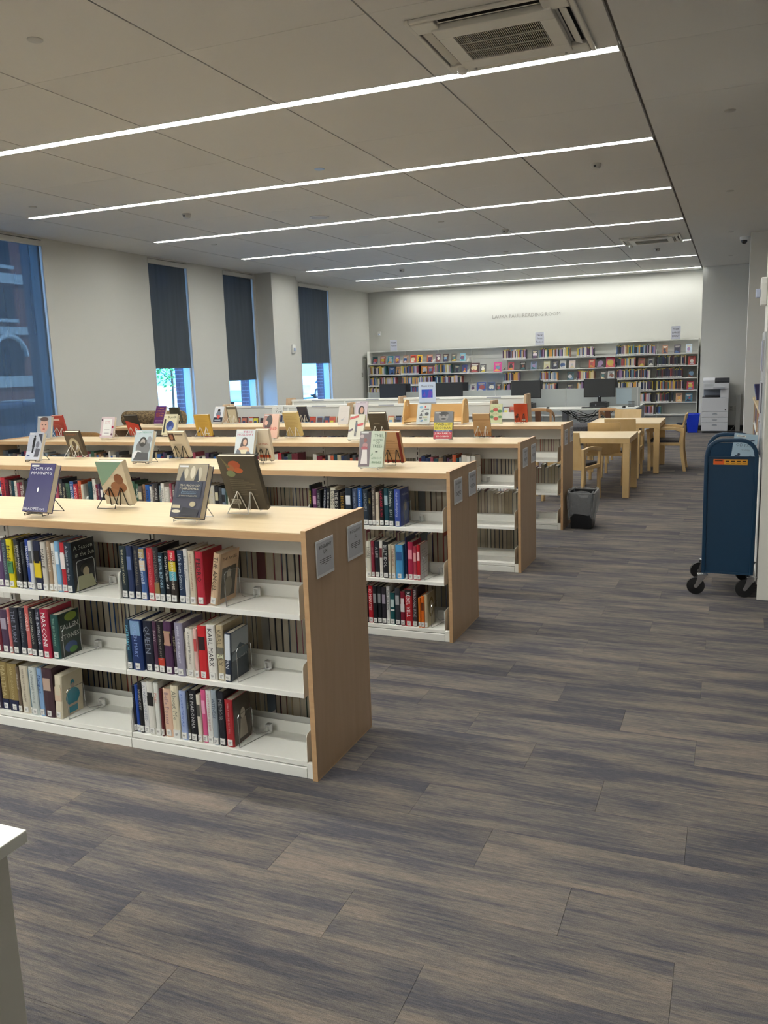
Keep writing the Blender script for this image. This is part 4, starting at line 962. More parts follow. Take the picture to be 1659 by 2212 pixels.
# ------------------------------------------------------------------ browsing bins for discs (rows five and six)
def bin_unit(Y, label):
    XR_, XL_ = -2.77, -6.69
    e = empty('media_browser', (0, Y, 0), label=label, cat='media shelf', group='white media browsing units')
    W2 = mat('d4d5d0', .45)
    for k, x in enumerate((XR_, (XR_ + XL_) / 2, XL_)):
        for s in (-1, 1):
            MB().prism([(.005 if s > 0 else -.27, 0), (.27 if s > 0 else -.005, 0), (.27 if s > 0 else -.005, .5)] + ([(.13, 1.23), (.005, 1.23)] if s > 0 else [(-.005, 1.23), (-.13, 1.23), (-.27, .5)]), 'x', x - .018, x + .018).build('end_panel', MAPLE_PANEL, e, bevel=.002, seg=1)
    xm = (XR_ + XL_) / 2
    for a, b in ((XL_ + .02, xm - .02), (xm + .02, XR_ - .02)):
        MB().box(a, -.01, .12, b, .01, 1.17).build('back_panel', W2, e)
        MB().box(a, -.022, 1.17, b, .022, 1.205).build('top_rail', WHITE, e, bevel=.004)
        MB().box(a, -.26, 0, b, .26, .09).build('base', WHITE, e)
        for q in (a + .02, (a + b)/2, b - .02): MB().box(q - .012, -.018, .1, q + .012, .018, 1.17).build('upright', WHITE, e)
        for s in (-1, 1):
            for z, d in ((.96, .20), (.60, .24)):
                MB().prism([(.011*s, z - .03), (d*s, z - .08), (d*s, z - .075 + .09), (.96*d*s, z - .075 + .09), (.96*d*s, z - .068), (.011*s, z - .018)][::s], 'x', a, b).build('tray', WHITE, e)
        for f in (.25, .75):
            x = a + (b - a) * f
            MB().box(x - .11, -.0235, 1.178, x + .11, -.0222, 1.195).build('label_strip', mat('a8acb4', .5), e)
    return e
BY = (10.30, 12.16)
bin_unit(BY[0], 'nearer white disc browsing unit with small maple end posts'); bin_unit(BY[1], 'farther white disc browsing unit with small maple end posts')
CDC = ['7a9ab8', '2a2a2c', 'c8c8c4', 'b04838', 'c8b890', '4a4a50', 'd8d8dc', '5a3a3a', 'b87058', '3a4a6a', 'c8c040', '8a8c90']
cr = random.Random(11); ncd = 0
for by, xa, xb, nn in ((BY[0], -6.55, -4.85, 17), (BY[0], -4.6, -2.9, 17), (BY[1], -3.2, -2.85, 4)):
    for k in range(nn):
        x = xa + (xb - xa) * (k + .5) / nn; c = CDC[cr.randrange(12)]
        o = MB().box(-.071, -.006, 0, .071, .006, .125).build('disc_case', mat(c, .15), None, (x + cr.uniform(-.02, .02) if False else x, by - .10 + (k % 3) * .022, .925), (R(-14), 0, cr.uniform(-.05, .05)) if False else (R(-14), 0, 0)); 
        o.scale = (.62, 1, 1)
        tag(o, '%s disc case, %s from the left in %s bin of the %s browsing unit' % (hexname(c), ordn(k), 'left' if xa < -5 else 'right', 'nearer' if by == BY[0] else 'farther'), 'disc case', 'disc cases standing in the browsing bins')
        MB().box(-.06, -.0068, .015, .06, -.0061, .11).build('insert', mat(CDC[cr.randrange(12)], .3), o)
        MB().box(-.045, -.0074, .03, .03, -.0069, .07).build('insert_print', mat(CDC[cr.randrange(12)], .3), o)
# acrylic sign standing on the nearer unit
e = empty('tabletop_sign', (-3.65, BY[0] - .02, 1.206), label='clear upright sign reading Music CDs with a blue picture', cat='sign')
MB().box(-.115, -.006, 0, .115, -.003, .27).box(-.115, -.006, 0, .115, .03, .004).build('holder', mat('dce8f8', .1), e)
MB().box(-.108, -.0075, .006, .108, -.0062, .264).build('paper', mat('d2e0f6', .4), e)
vs, fs, w = text_geo('Music CDs'); s_ = .17 / w
MB().add([(-.085 + v[0]*s_, -.0082, .205 + v[1]*s_) for v in vs], fs).build('print', mat('2c3450', .5), e)
MB().box(-.075, -.0085, .07, .075, -.0076, .175).build('picture', mat('2c5ac8', .4), e)
MB().add([(.0, -.009, .07), (.05, -.009, .07), (.075, -.009, .14), (.03, -.009, .175)], [(0, 1, 2, 3)]).add([(-.06, -.009, .09), (-.02, -.009, .08), (-.03, -.009, .15)], [(0, 1, 2)]).build('picture_detail', mat('6a4cc0', .4), e)

# ------------------------------------------------------------------ tall wall bookcases (nine bays)
BX = [-8.90 + .905 * k for k in range(10)]
YF_, YK = 20.44, 20.90
e = empty('wall_bookcase', (0, YF_, 0), label='long tall white steel bookcase along the back wall, nine bays', cat='bookcase')
STEEL = mat('e6e6e0', .5, name='steel_grey')
for k in range(9):
    for z in (.0, .3, .6, .9, 1.2, 1.5, 1.8):
        MB().box(BX[k] + .004, YK - YF_ - .012, z + .004, BX[k+1] - .004, YK - YF_, z + (.296 if z < 1.8 else .25)).build('back_panel', STEEL, e)
    MB().box(BX[k], 0.17, 2.055, BX[k+1], YK - YF_, 2.08).build('canopy', WHITE, e)
    MB().box(BX[k], .03, 0, BX[k+1], .05, .08).build('kick_plate', WHITE, e)
for k in range(10):
    MB().box(BX[k] - .014, YK - YF_ - .05, 0, BX[k] + .014, YK - YF_ - .014, 2.055).build('upright', WHITE, e)
    if k in (0, 9): MB().box(BX[k] - .012 * (k == 0), .0, 0, BX[k] + .012 * (k == 9), YK - YF_, 2.08).build('end_panel', WHITE, e)
SZ = [1.76, 1.49, 1.21, .93, .655, .38, .10]
def shelves(k):
    if k == 3: return [1.46, .98, .655, .38, .10]
    return [1.75, 1.465, 1.18, .93, .655, .38, .10] if k < 3 else SZ
for k in range(9):
    for z in shelves(k):
        s = MB().box(BX[k] + .003, 0, z - .02, BX[k+1] - .003, YK - YF_ - .06, z).build('shelf', WHITE, e)
        if z > 1: MB().prism([(.02, 0), (.30, 0), (.34, .11), (.06, .06)], 'x', -.002, .002).build('bracket', STEEL, s, (BX[k+1] - .005, .0, z))
def shz(x, L):
    k = int(clip((x - BX[0]) / .905, 0, 8)); 
    if k < 3: return [0, 1.75, 1.465, 1.18, .93, .655, .38, .10][L]
    if k == 3: return {1: 1.76, 2: 1.46, 3: .98, 4: .98}.get(L, .655)
    return SZ[L - 1]
BPAL = ['d8c8a0','3a5a8a','e0dcd0','24243a','a04848','c8b048','6a8aa8','5a3a5a','d8a050','2c2c30','b8b8bc','7a4a38','3a6a6a','d0c0c8','1c2c50','9a7aa0']
DPAL = ['1c1c22','24243a','3a2030','2c4040','6a2a30','30304a','484440','c8c0b0','1c2c50','a04848']
RUN = {1: [(-5.28,-4.7),(-4.36,-3.64),(-3.46,-3.07),(-2.55,-1.69)],
 2: [(-8.88,-8.41),(-7.99,-7.49),(-7.08,-6.92),(-6.91,-6.62),(-2.53,-2.12),(-1.64,-1.01)],
 3: [(-8.87,-8.14),(-7.97,-7.11),(-7.07,-6.34),(-5.26,-4.87),(-4.35,-3.93),(-3.45,-3.04),(-2.55,-1.87),(-1.85,-1.79),(-1.64,-1.07)],
 4: [(-8.87,-8.02),(-7.97,-7.14),(-5.26,-5.02),(-4.35,-3.95),(-3.45,-3.02),(-2.53,-1.72),(-1.64,-1.04)],
 5: [(-2.53,-1.75),(-1.64,-1.35),(-1.3,-1.27)], 6: [(-2.53,-2.22),(-1.99,-1.69),(-1.64,-1.53)], 7: [(-1.96,-1.87)]}
for L, rs in RUN.items():
    for a, b in rs: srun(a, b, YF_ + .05, shz((a + b)/2, L) + .001, .19, .235, yellow=True, pal=BPAL if not (a > -1.7 and L in (2, 3, 5)) else DPAL, tm=(.018, .036), d=.16)
FD = {1: [(-8.8,.15,'2a4a50'),(-8.57,.14,'a04838'),(-8.37,.16,'3a8aa0'),(-8.16,.13,'7a6a98'),(-7.93,.14,'a08068'),(-7.73,.16,'c85040'),(-7.54,.13,'dcb040'),(-7.28,.15,'b86a48'),(-7.04,.13,'5a3a50'),(-6.84,.14,'3a2a2c'),(-6.62,.14,'4a4844'),(-6.39,.14,'6aa0b4'),(-4.56,.15,'2c323a'),(-1.53,.12,'8a5a3c'),(-1.27,.14,'3a3050'),(-1.02,.13,'c8d8e8')],
2: [(-8.33,.15,'4a6aa0'),(-8.14,.12,'d0a070'),(-7.44,.16,'d88a30'),(-7.26,.15,'a8505a'),(-6.54,.14,'4a5a5a'),(-6.34,.13,'2c3a78'),(-6.13,.24,'40181c'),(-5.87,.15,'4a4a4c'),(-5.52,.2,'c02a80'),(-5.15,.14,'d85a6a'),(-4.86,.15,'1e1e20'),(-4.59,.15,'7a8aa8'),(-4.27,.15,'d8d4a8'),(-4.06,.14,'38384a'),(-3.88,.15,'d4d4ce'),(-3.66,.15,'e0d0cc'),(-3.19,.14,'c84838'),(-3.02,.2,'241818'),(-2.79,.2,'c84058'),(-2.06,.15,'8a4a30'),(-1.84,.14,'5a5a58'),(-.96,.15,'b04038')],
3: [(-6.13,.14,'c8c4bc'),(-5.96,.23,'2a4a98'),(-5.69,.2,'3a5078'),(-5.46,.13,'2a2a2a'),(-3.7,.16,'1e4a50'),(-2.92,.14,'44423e'),(-2.75,.15,'c8c4c0'),(-.97,.14,'3c3c3a')],
4: [(-3.71,.15,'2c2c38'),(-.98,.15,'b03048')], 5: [(-1.21,.14,'c89a78'),(-1.0,.15,'3a708a')]}
lvn = ['', 'top', 'second', 'third', 'fourth', 'fifth', 'sixth', 'lowest']
for L, ds in FD.items():
    for i, (x, w, c) in enumerate(ds):
        z = shz(x + w/2, L) + .002; h = .2 if w < .19 else .24; tl = 14
        o = MB().box(0, 0, 0, w, .002, h).box(0, .018, 0, w, .02, h).box(0, .002, 0, .002, .018, h).build('book', mat(c, .3), None, (x, YF_ + .06, z), (-R(tl), 0, 0))
        tag(o, '%s book shown cover-out, %s from left on %s shelf of wall bookcase' % (hexname(c), ordn(i), lvn[L]) if True else '', 'book', 'cover-out books on the wall bookcase')
        MB().box(.002, .002, .003, w - .003, .018, h - .003).build('page_block', PAGES, o)
        cr2 = random.Random(i * 17 + L); c2 = cr2.choice(BPAL); c3 = cr2.choice(['e0dcd0', 'd8c8a0', '1c1c20'])
        a = cr2.uniform(.2, .5); m = MB(); mats = []
        art(m, w, h, [('e', .5 + cr2.uniform(-.1, .1), .45, a*.8, a*.6, c2), ('r', .15, .78, .85, .84, c3), ('r', .2, .68, .7, .73, c3), ('p', [(.1, .06), (.9, .06), (.5 + cr2.uniform(-.3, .3), .35)], cr2.choice(BPAL))], mats)
        m.build('cover_print', [mat(q, .3) for q in mats], o)
# paper signs standing on top of the wall bookcase
for x, wd, hh, lines, lab in ((-8.17, .19, .27, ('New', 'Fiction'), 'leftmost paper sign on the wall bookcase, two printed lines'), (-4.36, .21, .29, ('New', 'Non', 'Fiction'), 'middle paper sign on the wall bookcase, three printed lines'), (-1.24, .2, .29, ('New', 'LARGE', 'PRINT'), 'rightmost paper sign on the wall bookcase, in bold capitals')):
    s = empty('paper_sign', (x, YF_ + .04, 2.081), label=lab, cat='sign', group='paper signs on the wall bookcase')
    MB().box(-wd/2, 0, 0, wd/2, .003, hh).build('paper', mat('e6e8f4', .6), s); MB().box(-wd/2, .003, 0, wd/2, .06, .003).build('stand_foot', mat('d0d4e0', .3), s)
    m = MB()
    for k, tx in enumerate(lines):
        vs, fs, w = text_geo(tx); q = min(.07, wd * .84 / w)
        m.add([(-w*q/2 + v[0]*q, -.001, hh - .085 - k*.08 + v[1]*q) for v in vs], fs)
    m.build('print', mat('3c3e58', .6), s)

# ------------------------------------------------------------------ computer desk with screens
DX0, DX1, DY0, DY1, DZ = -7.6, -1.68, 16.55, 18.2, .75
e = empty('computer_desk', (0, DY0, 0), label='long white double-sided computer desk with grey privacy panels', cat='desk')
DW = mat('cfcfc8', .4); GP = mat('a4a9a8', .6, name='grey_panel')
n = 4; dw = (DX1 - DX0) / n
for k in range(n):
    a, b = DX0 + k*dw, DX0 + (k+1)*dw
    for y0, y1 in ((0, .80), (.85, 1.65)): MB().box(a + .002, y0, DZ - .03, b - .002, y1, DZ).build('desktop', DW, e, bevel=.003)
    MB().box(a + .01, .815, .72, b - .01, .835, 1.115).build('privacy_panel', GP, e)
for k in range(n + 1):
    x = clip(DX0 + k*dw, DX0 + .06, DX1 - .06)
    MB().box(x - .05, .35, 0, x + .05, 1.3, .04).box(x - .05, .7, .04, x + .05, .95, .72).build('leg', mat('b8bab8', .5), e, bevel=.004)
    MB().box(x - .006, .81, .72, x + .006, .84, 1.118).build('panel_post', mat('c8cac8', .4), e)
MB().box(DX1 - .02, .05, 0, DX1, 1.6, DZ - .03).build('end_panel', mat('a8aaa8', .5), e)
MB().box(-2.15, -.002 + .812, .79, -1.86, .8145, 1.10).build('frosted_sheet', mat('aebfc8', .3), e)
# cables under the desk
cb = random.Random(5)
cbt = empty('cable_bundle', (0, 0, 0), label='tangle of black cables hanging under the computer desk', cat='cables')
for j in range(9):
    x0 = cb.uniform(-3.3, -2.9); x1 = cb.uniform(-2.5, -2.1); zz = cb.uniform(.45, .6)
    pts = [(x0 + (x1-x0)*t, DY0 + .55 + .1*math.sin(6*t + j), .70 - (.70 - zz) * math.sin(PI*t)) for t in [i/12 for i in range(13)]]
    o = MB().tube(pts, .006, 5).build('cable', BLACK, cbt, smooth=True)
pts = [(-3.55, DY0 + .4, .70), (-3.5, DY0 + .4, .60), (-3.4, DY0 + .4, .52), (-3.3, DY0 + .4, .50)]
def monitor(x, y, rz, label, pc=True, w=.61, z0=.95, h=.36, zb=DZ):
    e = empty('computer_screen', (x, y, zb + (.10 if pc else 0)), rz, label, 'computer screen', 'screens on the computer desk')
    b = zb + (.10 if pc else 0)
    p = MB().box(-w/2, -.02, z0 - b, w/2, .015, z0 + h - b).build('casing', BLACK, e, bevel=.006)
    MB().box(-w/2 + .012, -.0225, z0 - b + .02, w/2 - .012, -.0202, z0 + h - b - .012).build('display', mat('2c2e30', .35), p)
    MB().lathe([(.008, 0), (.008, -.0008)], n=12, ax='y').build('badge', mat('c8ccd0', .3), p, (0, -.0215, z0 - b + .010))
    MB().box(-.03, .015, .012, .03, .045, z0 - b + .12).build('stand', BLACK, e, bevel=.004)
    MB().box(-.12, -.08, 0, .12, .11, .012).build('foot', BLACK, e, bevel=.004)
def computer(x, y, k):
    c = empty('desktop_computer', (x, y, DZ), label='small flat black desktop computer under the %s screen' % k, cat='computer', group='desktop computers under the screens')
    MB().box(-.17, -.15, .004, .17, .17, .098).build('case', BLACK, c, bevel=.004)
    MB().box(-.165, -.153, .012, .165, -.1505, .09).build('front_panel', mat('26282c', .4), c); MB().lathe([(.012, 0), (.012, -.003)], n=14, ax='y').build('power_button', mat('9a9ca0', .4), c, (-.05, -.153, .055))
def keyboard(x, y, k):
    c = empty('keyboard', (x, y, DZ), label='black keyboard in front of the %s screen' % k, cat='keyboard', group='keyboards on the computer desk')
    MB().box(-.22, -.075, 0, .22, .075, .02).build('base', BLACK, c, bevel=.004)
    m = MB()
    for i in range(15):
        for j in range(5): m.box(-.21 + i*.028, -.068 + j*.027, .02, -.187 + i*.028, -.046 + j*.027, .025)
    o = m.build('keys', mat('232326', .5), c); o['kind'] = 'stuff'
def mouse(x, y, k):
    c = MB().lathe([(.03, 0), (.033, .012), (.026, .028), (.008, .035)], n=16).build('mouse', BLACK, None, (x, y, DZ), smooth=True); c.scale = (1, 1.6, 1)
    tag(c, 'black mouse right of the %s screen' % k, 'mouse', 'mice on the computer desk')
    MB().box(-.003, .005, .03, .003, .016, .037).build('wheel', mat('404044', .5), c)
for x, k in ((-6.83, 'leftmost front'), (-5.55, 'second front'), (-3.9, 'third front'), (-2.43, 'rightmost front')):
    monitor(x, 17.0, 0, 'black computer screen, %s on the desk' % k); computer(x, 17.0, k); keyboard(x - .08, 16.72, k); mouse(x + .5, 16.75, k)
for x, k in ((-7.04, 'leftmost rear'), (-5.68, 'second rear'), (-4.04, 'third rear'), (-2.50, 'rightmost rear')):
    monitor(x, 17.85, PI, 'black computer screen facing away, %s on the desk' % k, w=.60, z0=.93, h=.355); computer(x, 17.85, k)
m = MB(); 
for z in (.004, .05, .10): m.tube([(-.06, -.05, z), (.06, -.05, z), (.06, .05, z), (-.06, .05, z)], .003, 5, closed=True)
for k in range(9):
    for y in (-.05, .05): m.tube([(-.06 + k*.015, y, .003), (-.06 + k*.015, y, .10)], .0015, 4)
m.box(-.06, -.05, 0, .06, .05, .003)
o = m.build('mesh_tray', BLACK, None, (-1.83, 17.1, DZ)); tag(o, 'small black wire mesh holder at right end of computer desk', 'desk tray')

# ------------------------------------------------------------------ printer, bins, floor box
e = empty('office_printer', (-.345, 19.72, 0), label='large white multifunction office printer beside the blue bin', cat='printer')
PW = mat('d6d8de', .4); PD = mat('2a2c32', .45); PG = mat('8a94a2', .5)
MB().box(-.27, .02, .04, .27, .60, .775).build('body', PW, e, bevel=.008)
MB().box(-.25, .03, 0, .25, .58, .04).build('caster_base', PD, e)
MB().box(-.268, .0, .475, .268, .03, .77).build('front_door', PW, e, bevel=.005)
MB().box(.2, -.001, .5, .225, .0, .52).build('power_lamp', PD, e)
for z0, z1 in ((.05, .225), (.235, .345), (.355, .465)):
    d = MB().box(-.268, -.005, z0, .268, .03, z1).build('drawer', PW, e, bevel=.005)
    zc = z1 - .05
    MB().lathe([(.055, 0), (.055, -.002)], n=20, ax='y').build('handle', PG, d, (-.0, -.005, zc)).scale = (1, 1, .38)
    MB().box(-.05, -.012, zc - .004, .05, -.006, zc + .003).build('pull', PW, d)
MB().box(-.27, .10, .775, .10, .60, .79).build('output_floor', PD, e)
MB().prism([(.05, .79), (.45, .84), (.45, .79)], 'x', -.22, .12).build('output_tray', PD, e)
MB().box(-.25, .30, .775, .13, .60, .96).build('inner_wall', PG, e)
MB().box(.10, .02, .775, .27, .60, .955).build('side_tower', PW, e, bevel=.006)
MB().box(-.25, .03, .955, .27, .60, 1.09).build('scanner', PW, e, bevel=.008)
MB().prism([(-.04, .97), (.10, .985), (.10, 1.02), (-.04, 1.0)], 'x', -.05, .18).build('control_panel', mat('b8bcc4', .3), e)
MB().box(-.23, .025, 1.02, -.03, .032, 1.07).build('front_inset', mat('c8ccd0', .4), e)
MB().prism([(.04, 1.09), (.60, 1.09), (.60, 1.19), (.10, 1.21), (.04, 1.15)], 'x', -.265, -.02).build('document_feeder', PW, e, bevel=.006)
MB().prism([(.04, 1.09), (.60, 1.09), (.60, 1.17), (.10, 1.20), (.04, 1.13)], 'x', -.018, .275).build('feeder_tray', PD, e, bevel=.006)
def waste_bin(x, y, w0, w1, d0, d1, h, c, label, name='recycling_bin', t=.006):
    m = MB(); P = []
    def ring(w, d, z, o): m.v.extend([(sx*w/2, sy*d/2, z) for sx, sy in ((-1,-1),(1,-1),(1,1),(-1,1))])
    ring(w0, d0, 0, 0); ring(w1, d1, h, 0); ring(w1 + .016, d1 + .016, h, 0); ring(w1 + .016, d1 + .016, h + .012, 0); ring(w1 - t*2, d1 - t*2, h + .012, 0); ring(w0 - t*2, d0 - t*2, .01, 0)
    for r in range(5):
        for k in range(4): m.f.append((r*4 + k, r*4 + (k+1) % 4, r*4 + 4 + (k+1) % 4, r*4 + 4 + k)); m.m.append(0)
    m.f.append((3, 2, 1, 0)); m.m.append(0); m.f.append((20, 21, 22, 23)); m.m.append(0)
    o = m.build(name, mat(c, .4), None, (x, y, 0), bevel=.006); return tag(o, label, 'waste bin')
waste_bin(-.80, 19.98, .20, .28, .24, .34, .40, '1038c8', 'bright blue recycling bin beside the printer')
o = waste_bin(-1.02, 20.2, .2, .26, .2, .25, .18, '1a2840', 'low dark blue bin behind the blue recycling bin', 'low_bin')
e = MB().box(0, 0, 0, .10, .18, .82).build('wall_heater_panel', mat('c4c6c4', .5), None, (.075, 20.20, 0), bevel=.004); tag(e, 'tall slim white panel standing between printer and pillar', 'panel')
MB().box(.1 - .1001, .05, .05, .0005, .13, .78).build('side_groove', mat('a0a2a0', .6), e)
# outlets, switches, strobes
def plate(x, y, z, rz, w, h, label, name, cat, c='c8c8c2', sub=None):
    e = empty(name, (x, y, z), rz, label, cat)
    p = MB().box(-w/2, -.006, -h/2, w/2, 0, h/2).build('cover_plate', mat(c, .4), e, bevel=.002, seg=1)
    for s in (-1, 1): MB().box(-.014, -.009, s*.026 - .011, .014, -.006, s*.026 + .011).build('socket' if sub is None else sub, mat('8c8c88' if sub is None else '5c5a54', .5), e)
    return e
plate(-.02, 20.429, .50, 0, .075, .115, 'double wall outlet right of the printer', 'wall_outlet', 'outlet')
plate(.10, 20.429, .50, 0, .14, .12, 'wall outlet with plugs and cords by the slim panel', 'wall_outlet', 'outlet')
o = MB().tube([(.08, 20.41, .46), (.07, 20.38, .38), (.09, 20.37, .25), (.06, 20.36, .10), (-.02, 20.33, .008), (-.06, 20.3, .006)], .005, 6).build('power_cord', mat('9c9c98', .5), None, smooth=True); tag(o, 'pale power cord hanging below the wall outlet', 'cord')
plate(XL + .0005, 20.41, 1.48, R(90), .075, .12, 'grey wall switch near the back left corner', 'wall_switch', 'switch', '8a8880', 'rocker')
def strobe(x, y, z, rz, sc, label, fire=False):
    e = empty('alarm_strobe', (x, y, z), rz, label, 'fire alarm')
    MB().prism([(-.055, -.075), (.055, -.075), (.062, -.05), (.062, .05), (.05, .085), (-.05, .085), (-.062, .05), (-.062, -.05)], 'y', -.035, 0).build('housing', mat('dcdcd8', .35), e, bevel=.006)
    p = MB().box(-.028, -.062, -.03, .028, -.035, .022).build('lens', mat('b8c4dc', .08), e, bevel=.006)
    MB().box(-.024, -.05, -.012, .024, -.0355, .01).build('flash_tube', mat('5a6484', .2), p)
    if fire:
        m = MB()
        for k, ch in enumerate('FIRE'):
            vs, fs, w = text_geo(ch); q = .028
            m.add([(.04 - w*q/2 + v[0]*q, -.0356, .035 - k*.027 + v[1]*q) for v in vs], fs)
        m.build('lettering', mat('c03038', .5), e)
    e.scale = (sc, sc, sc)
strobe(XL + .38 - .001, 15.9 + .05, 2.11, R(90), 1.15, 'white alarm strobe on the boxed column between windows')
strobe(-8.746, YB - .001, 2.53, 0, .8, 'small white alarm strobe high on the back wall corner')

# ------------------------------------------------------------------ maple tables and armchairs
def table(x0, y0, x1, y1, label):
    e = empty('reading_table', ((x0+x1)/2, (y0+y1)/2, 0), label=label, cat='table', group='square maple reading tables')
    hx, hy = (x1-x0)/2, (y1-y0)/2
    MB().box(-hx, -hy, .735, hx, hy, .742).build('top', MAPLE_TOP, e)
    MB().box(-hx, -hy, .672, hx, hy, .7345).build('apron', MAPLE, e, bevel=.003)
    for sx in (-1, 1):
        for sy in (-1, 1):
            l = MB().box(-.04, -.04, .004, .04, .04, .6715).build('leg', MAPLE, e, (sx*(hx - .041), sy*(hy - .041), 0), bevel=.003)
            MB().box(-.025, -.025, 0, .025, .025, .004).build('foot_glide', mat('6a4a30', .7), l)
table(-2.33, 10.45, -1.13, 11.42, 'nearer maple reading table with thick square legs')
table(-2.0, 12.80, -.965, 13.98, 'farther maple reading table with thick square legs')
SEATM = newmat('grey_seat_fabric', .95)
def _fab(m, c1, c2, sc):
    nt, ns, ln, b = nodes(m); tc = ns.new('ShaderNodeTexCoord'); n = ns.new('ShaderNodeTexNoise'); n.inputs['Scale'].default_value = sc; n.inputs['Detail'].default_value = 3; ln.new(tc.outputs['Object'], n.inputs['Vector'])
    cr = ns.new('ShaderNodeValToRGB'); cr.color_ramp.elements[0].position = .4; cr.color_ramp.elements[1].position = .6; cr.color_ramp.elements[0].color = lin(c1); cr.color_ramp.elements[1].color = lin(c2)
    ln.new(n.outputs['Fac'], cr.inputs[0]); ln.new(cr.outputs[0], b.inputs['Base Color'])
    bp = ns.new('ShaderNodeBump'); bp.inputs['Strength'].default_value = .4; ln.new(n.outputs['Fac'], bp.inputs['Height']); ln.new(bp.outputs[0], b.inputs['Normal'])
_fab(SEATM, '34343a', '4c4a4c', 90)
def armchair(x, y, rz, label):
    # faces local +y; rear at y=-.25
    e = empty('wooden_armchair', (x, y, 0), rz, label, 'chair', 'maple armchairs at the reading tables')
    for s in (-1, 1):
        xs = (s*.27, s*.235); a, b = min(xs), max(xs)
        # rear leg sweeps back at the foot and again at the top
        MB().prism([(-.30, .003), (-.255, .003), (-.205, .30), (-.20, .47), (-.215, .66), (-.262, .66), (-.25, .47), (-.255, .30)], 'x', a, b).build('leg', MAPLE, e, bevel=.003)
        MB().prism([(.205, .003), (.25, .003), (.255, .40), (.275, .60), (.23, .60), (.21, .40)], 'x', a, b).build('leg', MAPLE, e, bevel=.003)
        MB().prism([(-.215, .60), (-.10, .635), (.06, .628), (.19, .598), (.275, .598), (.29, .64), (.18, .655), (.04, .672), (-.10, .675), (-.215, .66)], 'x', a, b).build('armrest', MAPLE, e, bevel=.004)
        MB().prism([(-.215, .395), (.21, .395), (.21, .44), (-.215, .44)], 'x', a, b).build('side_rail', MAPLE, e, bevel=.003)
    MB().box(-.235, -.215, .40, .235, -.19, .445).box(-.235, .215, .40, .235, .24, .44).build('seat_rail', MAPLE, e)
    MB().box(-.225, -.19, .425, .225, .235, .475).build('seat', SEATM, e, bevel=.015, smooth=True)
    # curved back panel
    m = MB(); n = 8
    for i in range(n + 1):
        u = -1 + 2*i/n; xx = u*.215; bow = .018*(u*u)
        for z, yy in ((.43, -.205), (.66, -.235), (.865, -.285)):
            m.v.append((xx, yy + bow, z)); m.v.append((xx, yy + bow - .016, z))
    for i in range(n):
        A, B = i*6, (i+1)*6
        for q in (0, 2):
            m.f += [(A+q, A+q+2, B+q+2, B+q), (A+q+1, B+q+1, B+q+3, A+q+3)]; m.m += [0, 0]
        m.f += [(A, B, B+1, A+1), (A+4, A+5, B+5, B+4)]; m.m += [0, 0]
    for A in (0, n*6):
        f = [(A, A+1, A+3, A+2), (A+2, A+3, A+5, A+4)]
        m.f += [q if A else q[::-1] for q in f]; m.m += [0, 0]
    m.build('backrest', MAPLE, e, bevel=.002, seg=1)
    e.scale = (1, 1, .98)
    return e
armchair(-1.79, 10.27, R(-15), 'maple armchair beside the lined bin, turned toward the nearer table')
armchair(-1.585, 11.79, R(0), 'maple armchair seen from behind, just beyond the nearer table')
armchair(-1.46, 12.50, R(0), 'maple armchair seen from behind, pushed to the farther table')
armchair(-1.60, 14.20, R(180), 'maple armchair on far side of the farther table')
armchair(-.90, 13.36, R(90), 'maple armchair with grey seat at right of the farther table')

# bentwood chairs and round stool at the computer desk
def task_chair(x, y, rz, label):
    e = empty('bentwood_chair', (x, y, 0), rz, label, 'chair', 'bentwood chairs at the computer desk')
    WD = mat('a06a3c', .4)
    MB().lathe([(.02, .44), (.2, .43), (.225, .455), (.22, .49), (.16, .515), (.02, .52)], n=24).build('seat', mat('4a4c4e', .95), e, smooth=True)
    MB().lathe([(.2, .41), (.2, .43)], n=24).build('seat_base', WD, e)
    # one bent strip sweeps round the back as armrests: an arch seen from behind
    P = [(-.26, .20, .44), (-.265, .16, .60), (-.26, .02, .67), (-.235, -.14, .73), (-.15, -.235, .765), (0, -.26, .775), (.15, -.235, .765), (.235, -.14, .73), (.26, .02, .67), (.265, .16, .60), (.26, .20, .44)]
    m = MB()
    for px, py, pz in P:
        l = math.hypot(px, py) or 1; nx, ny = px/l*.011, py/l*.011
        m.v += [(px - nx, py - ny, pz - .03), (px + nx, py + ny, pz - .03), (px + nx, py + ny, pz + .03), (px - nx, py - ny, pz + .03)]
    for i in range(len(P) - 1):
        for k in range(4): m.f.append((i*4 + k, i*4 + (k+1) % 4, i*4 + 4 + (k+1) % 4, i*4 + 4 + k)); m.m.append(0)
    m.f += [(3, 2, 1, 0), tuple(len(m.v) - 4 + k for k in range(4))]; m.m += [0, 0]
    m.build('bent_arms', mat('c09468', .4), e, bevel=.003, smooth=True)
    for s in (-1, 1): MB().prism([(-.245, .44), (-.235, .44), (-.255, .75), (-.265, .75)], 'x', s*.23 - .02, s*.23 + .02).build('rear_post', mat('c09468', .4), e, (0, .10, 0))
    MB().prism([(-.20, .46), (-.185, .46), (-.245, .76), (-.262, .76)], 'x', -.055, .055).build('back_splat', mat('6a4630', .45), e, bevel=.003)
    for a in range(4):
        ca, sa = math.cos(R(45 + 90*a)), math.sin(R(45 + 90*a))
        MB().tube([(ca*.15, sa*.15, .42), (ca*.25, sa*.25, .012)], .012, 8).build('leg', mat('6a6a6c', .3, .8), e, smooth=True)
task_chair(-3.46, 16.25, R(4), 'bentwood armchair with dark central splat at the computer desk')
task_chair(-2.02, 16.12, R(-25), 'bentwood armchair with curved arms near right end of the desk')
e = empty('lounge_stool', (-2.54, 15.2, 0), label='wide round grey upholstered seat on a wooden base', cat='stool')
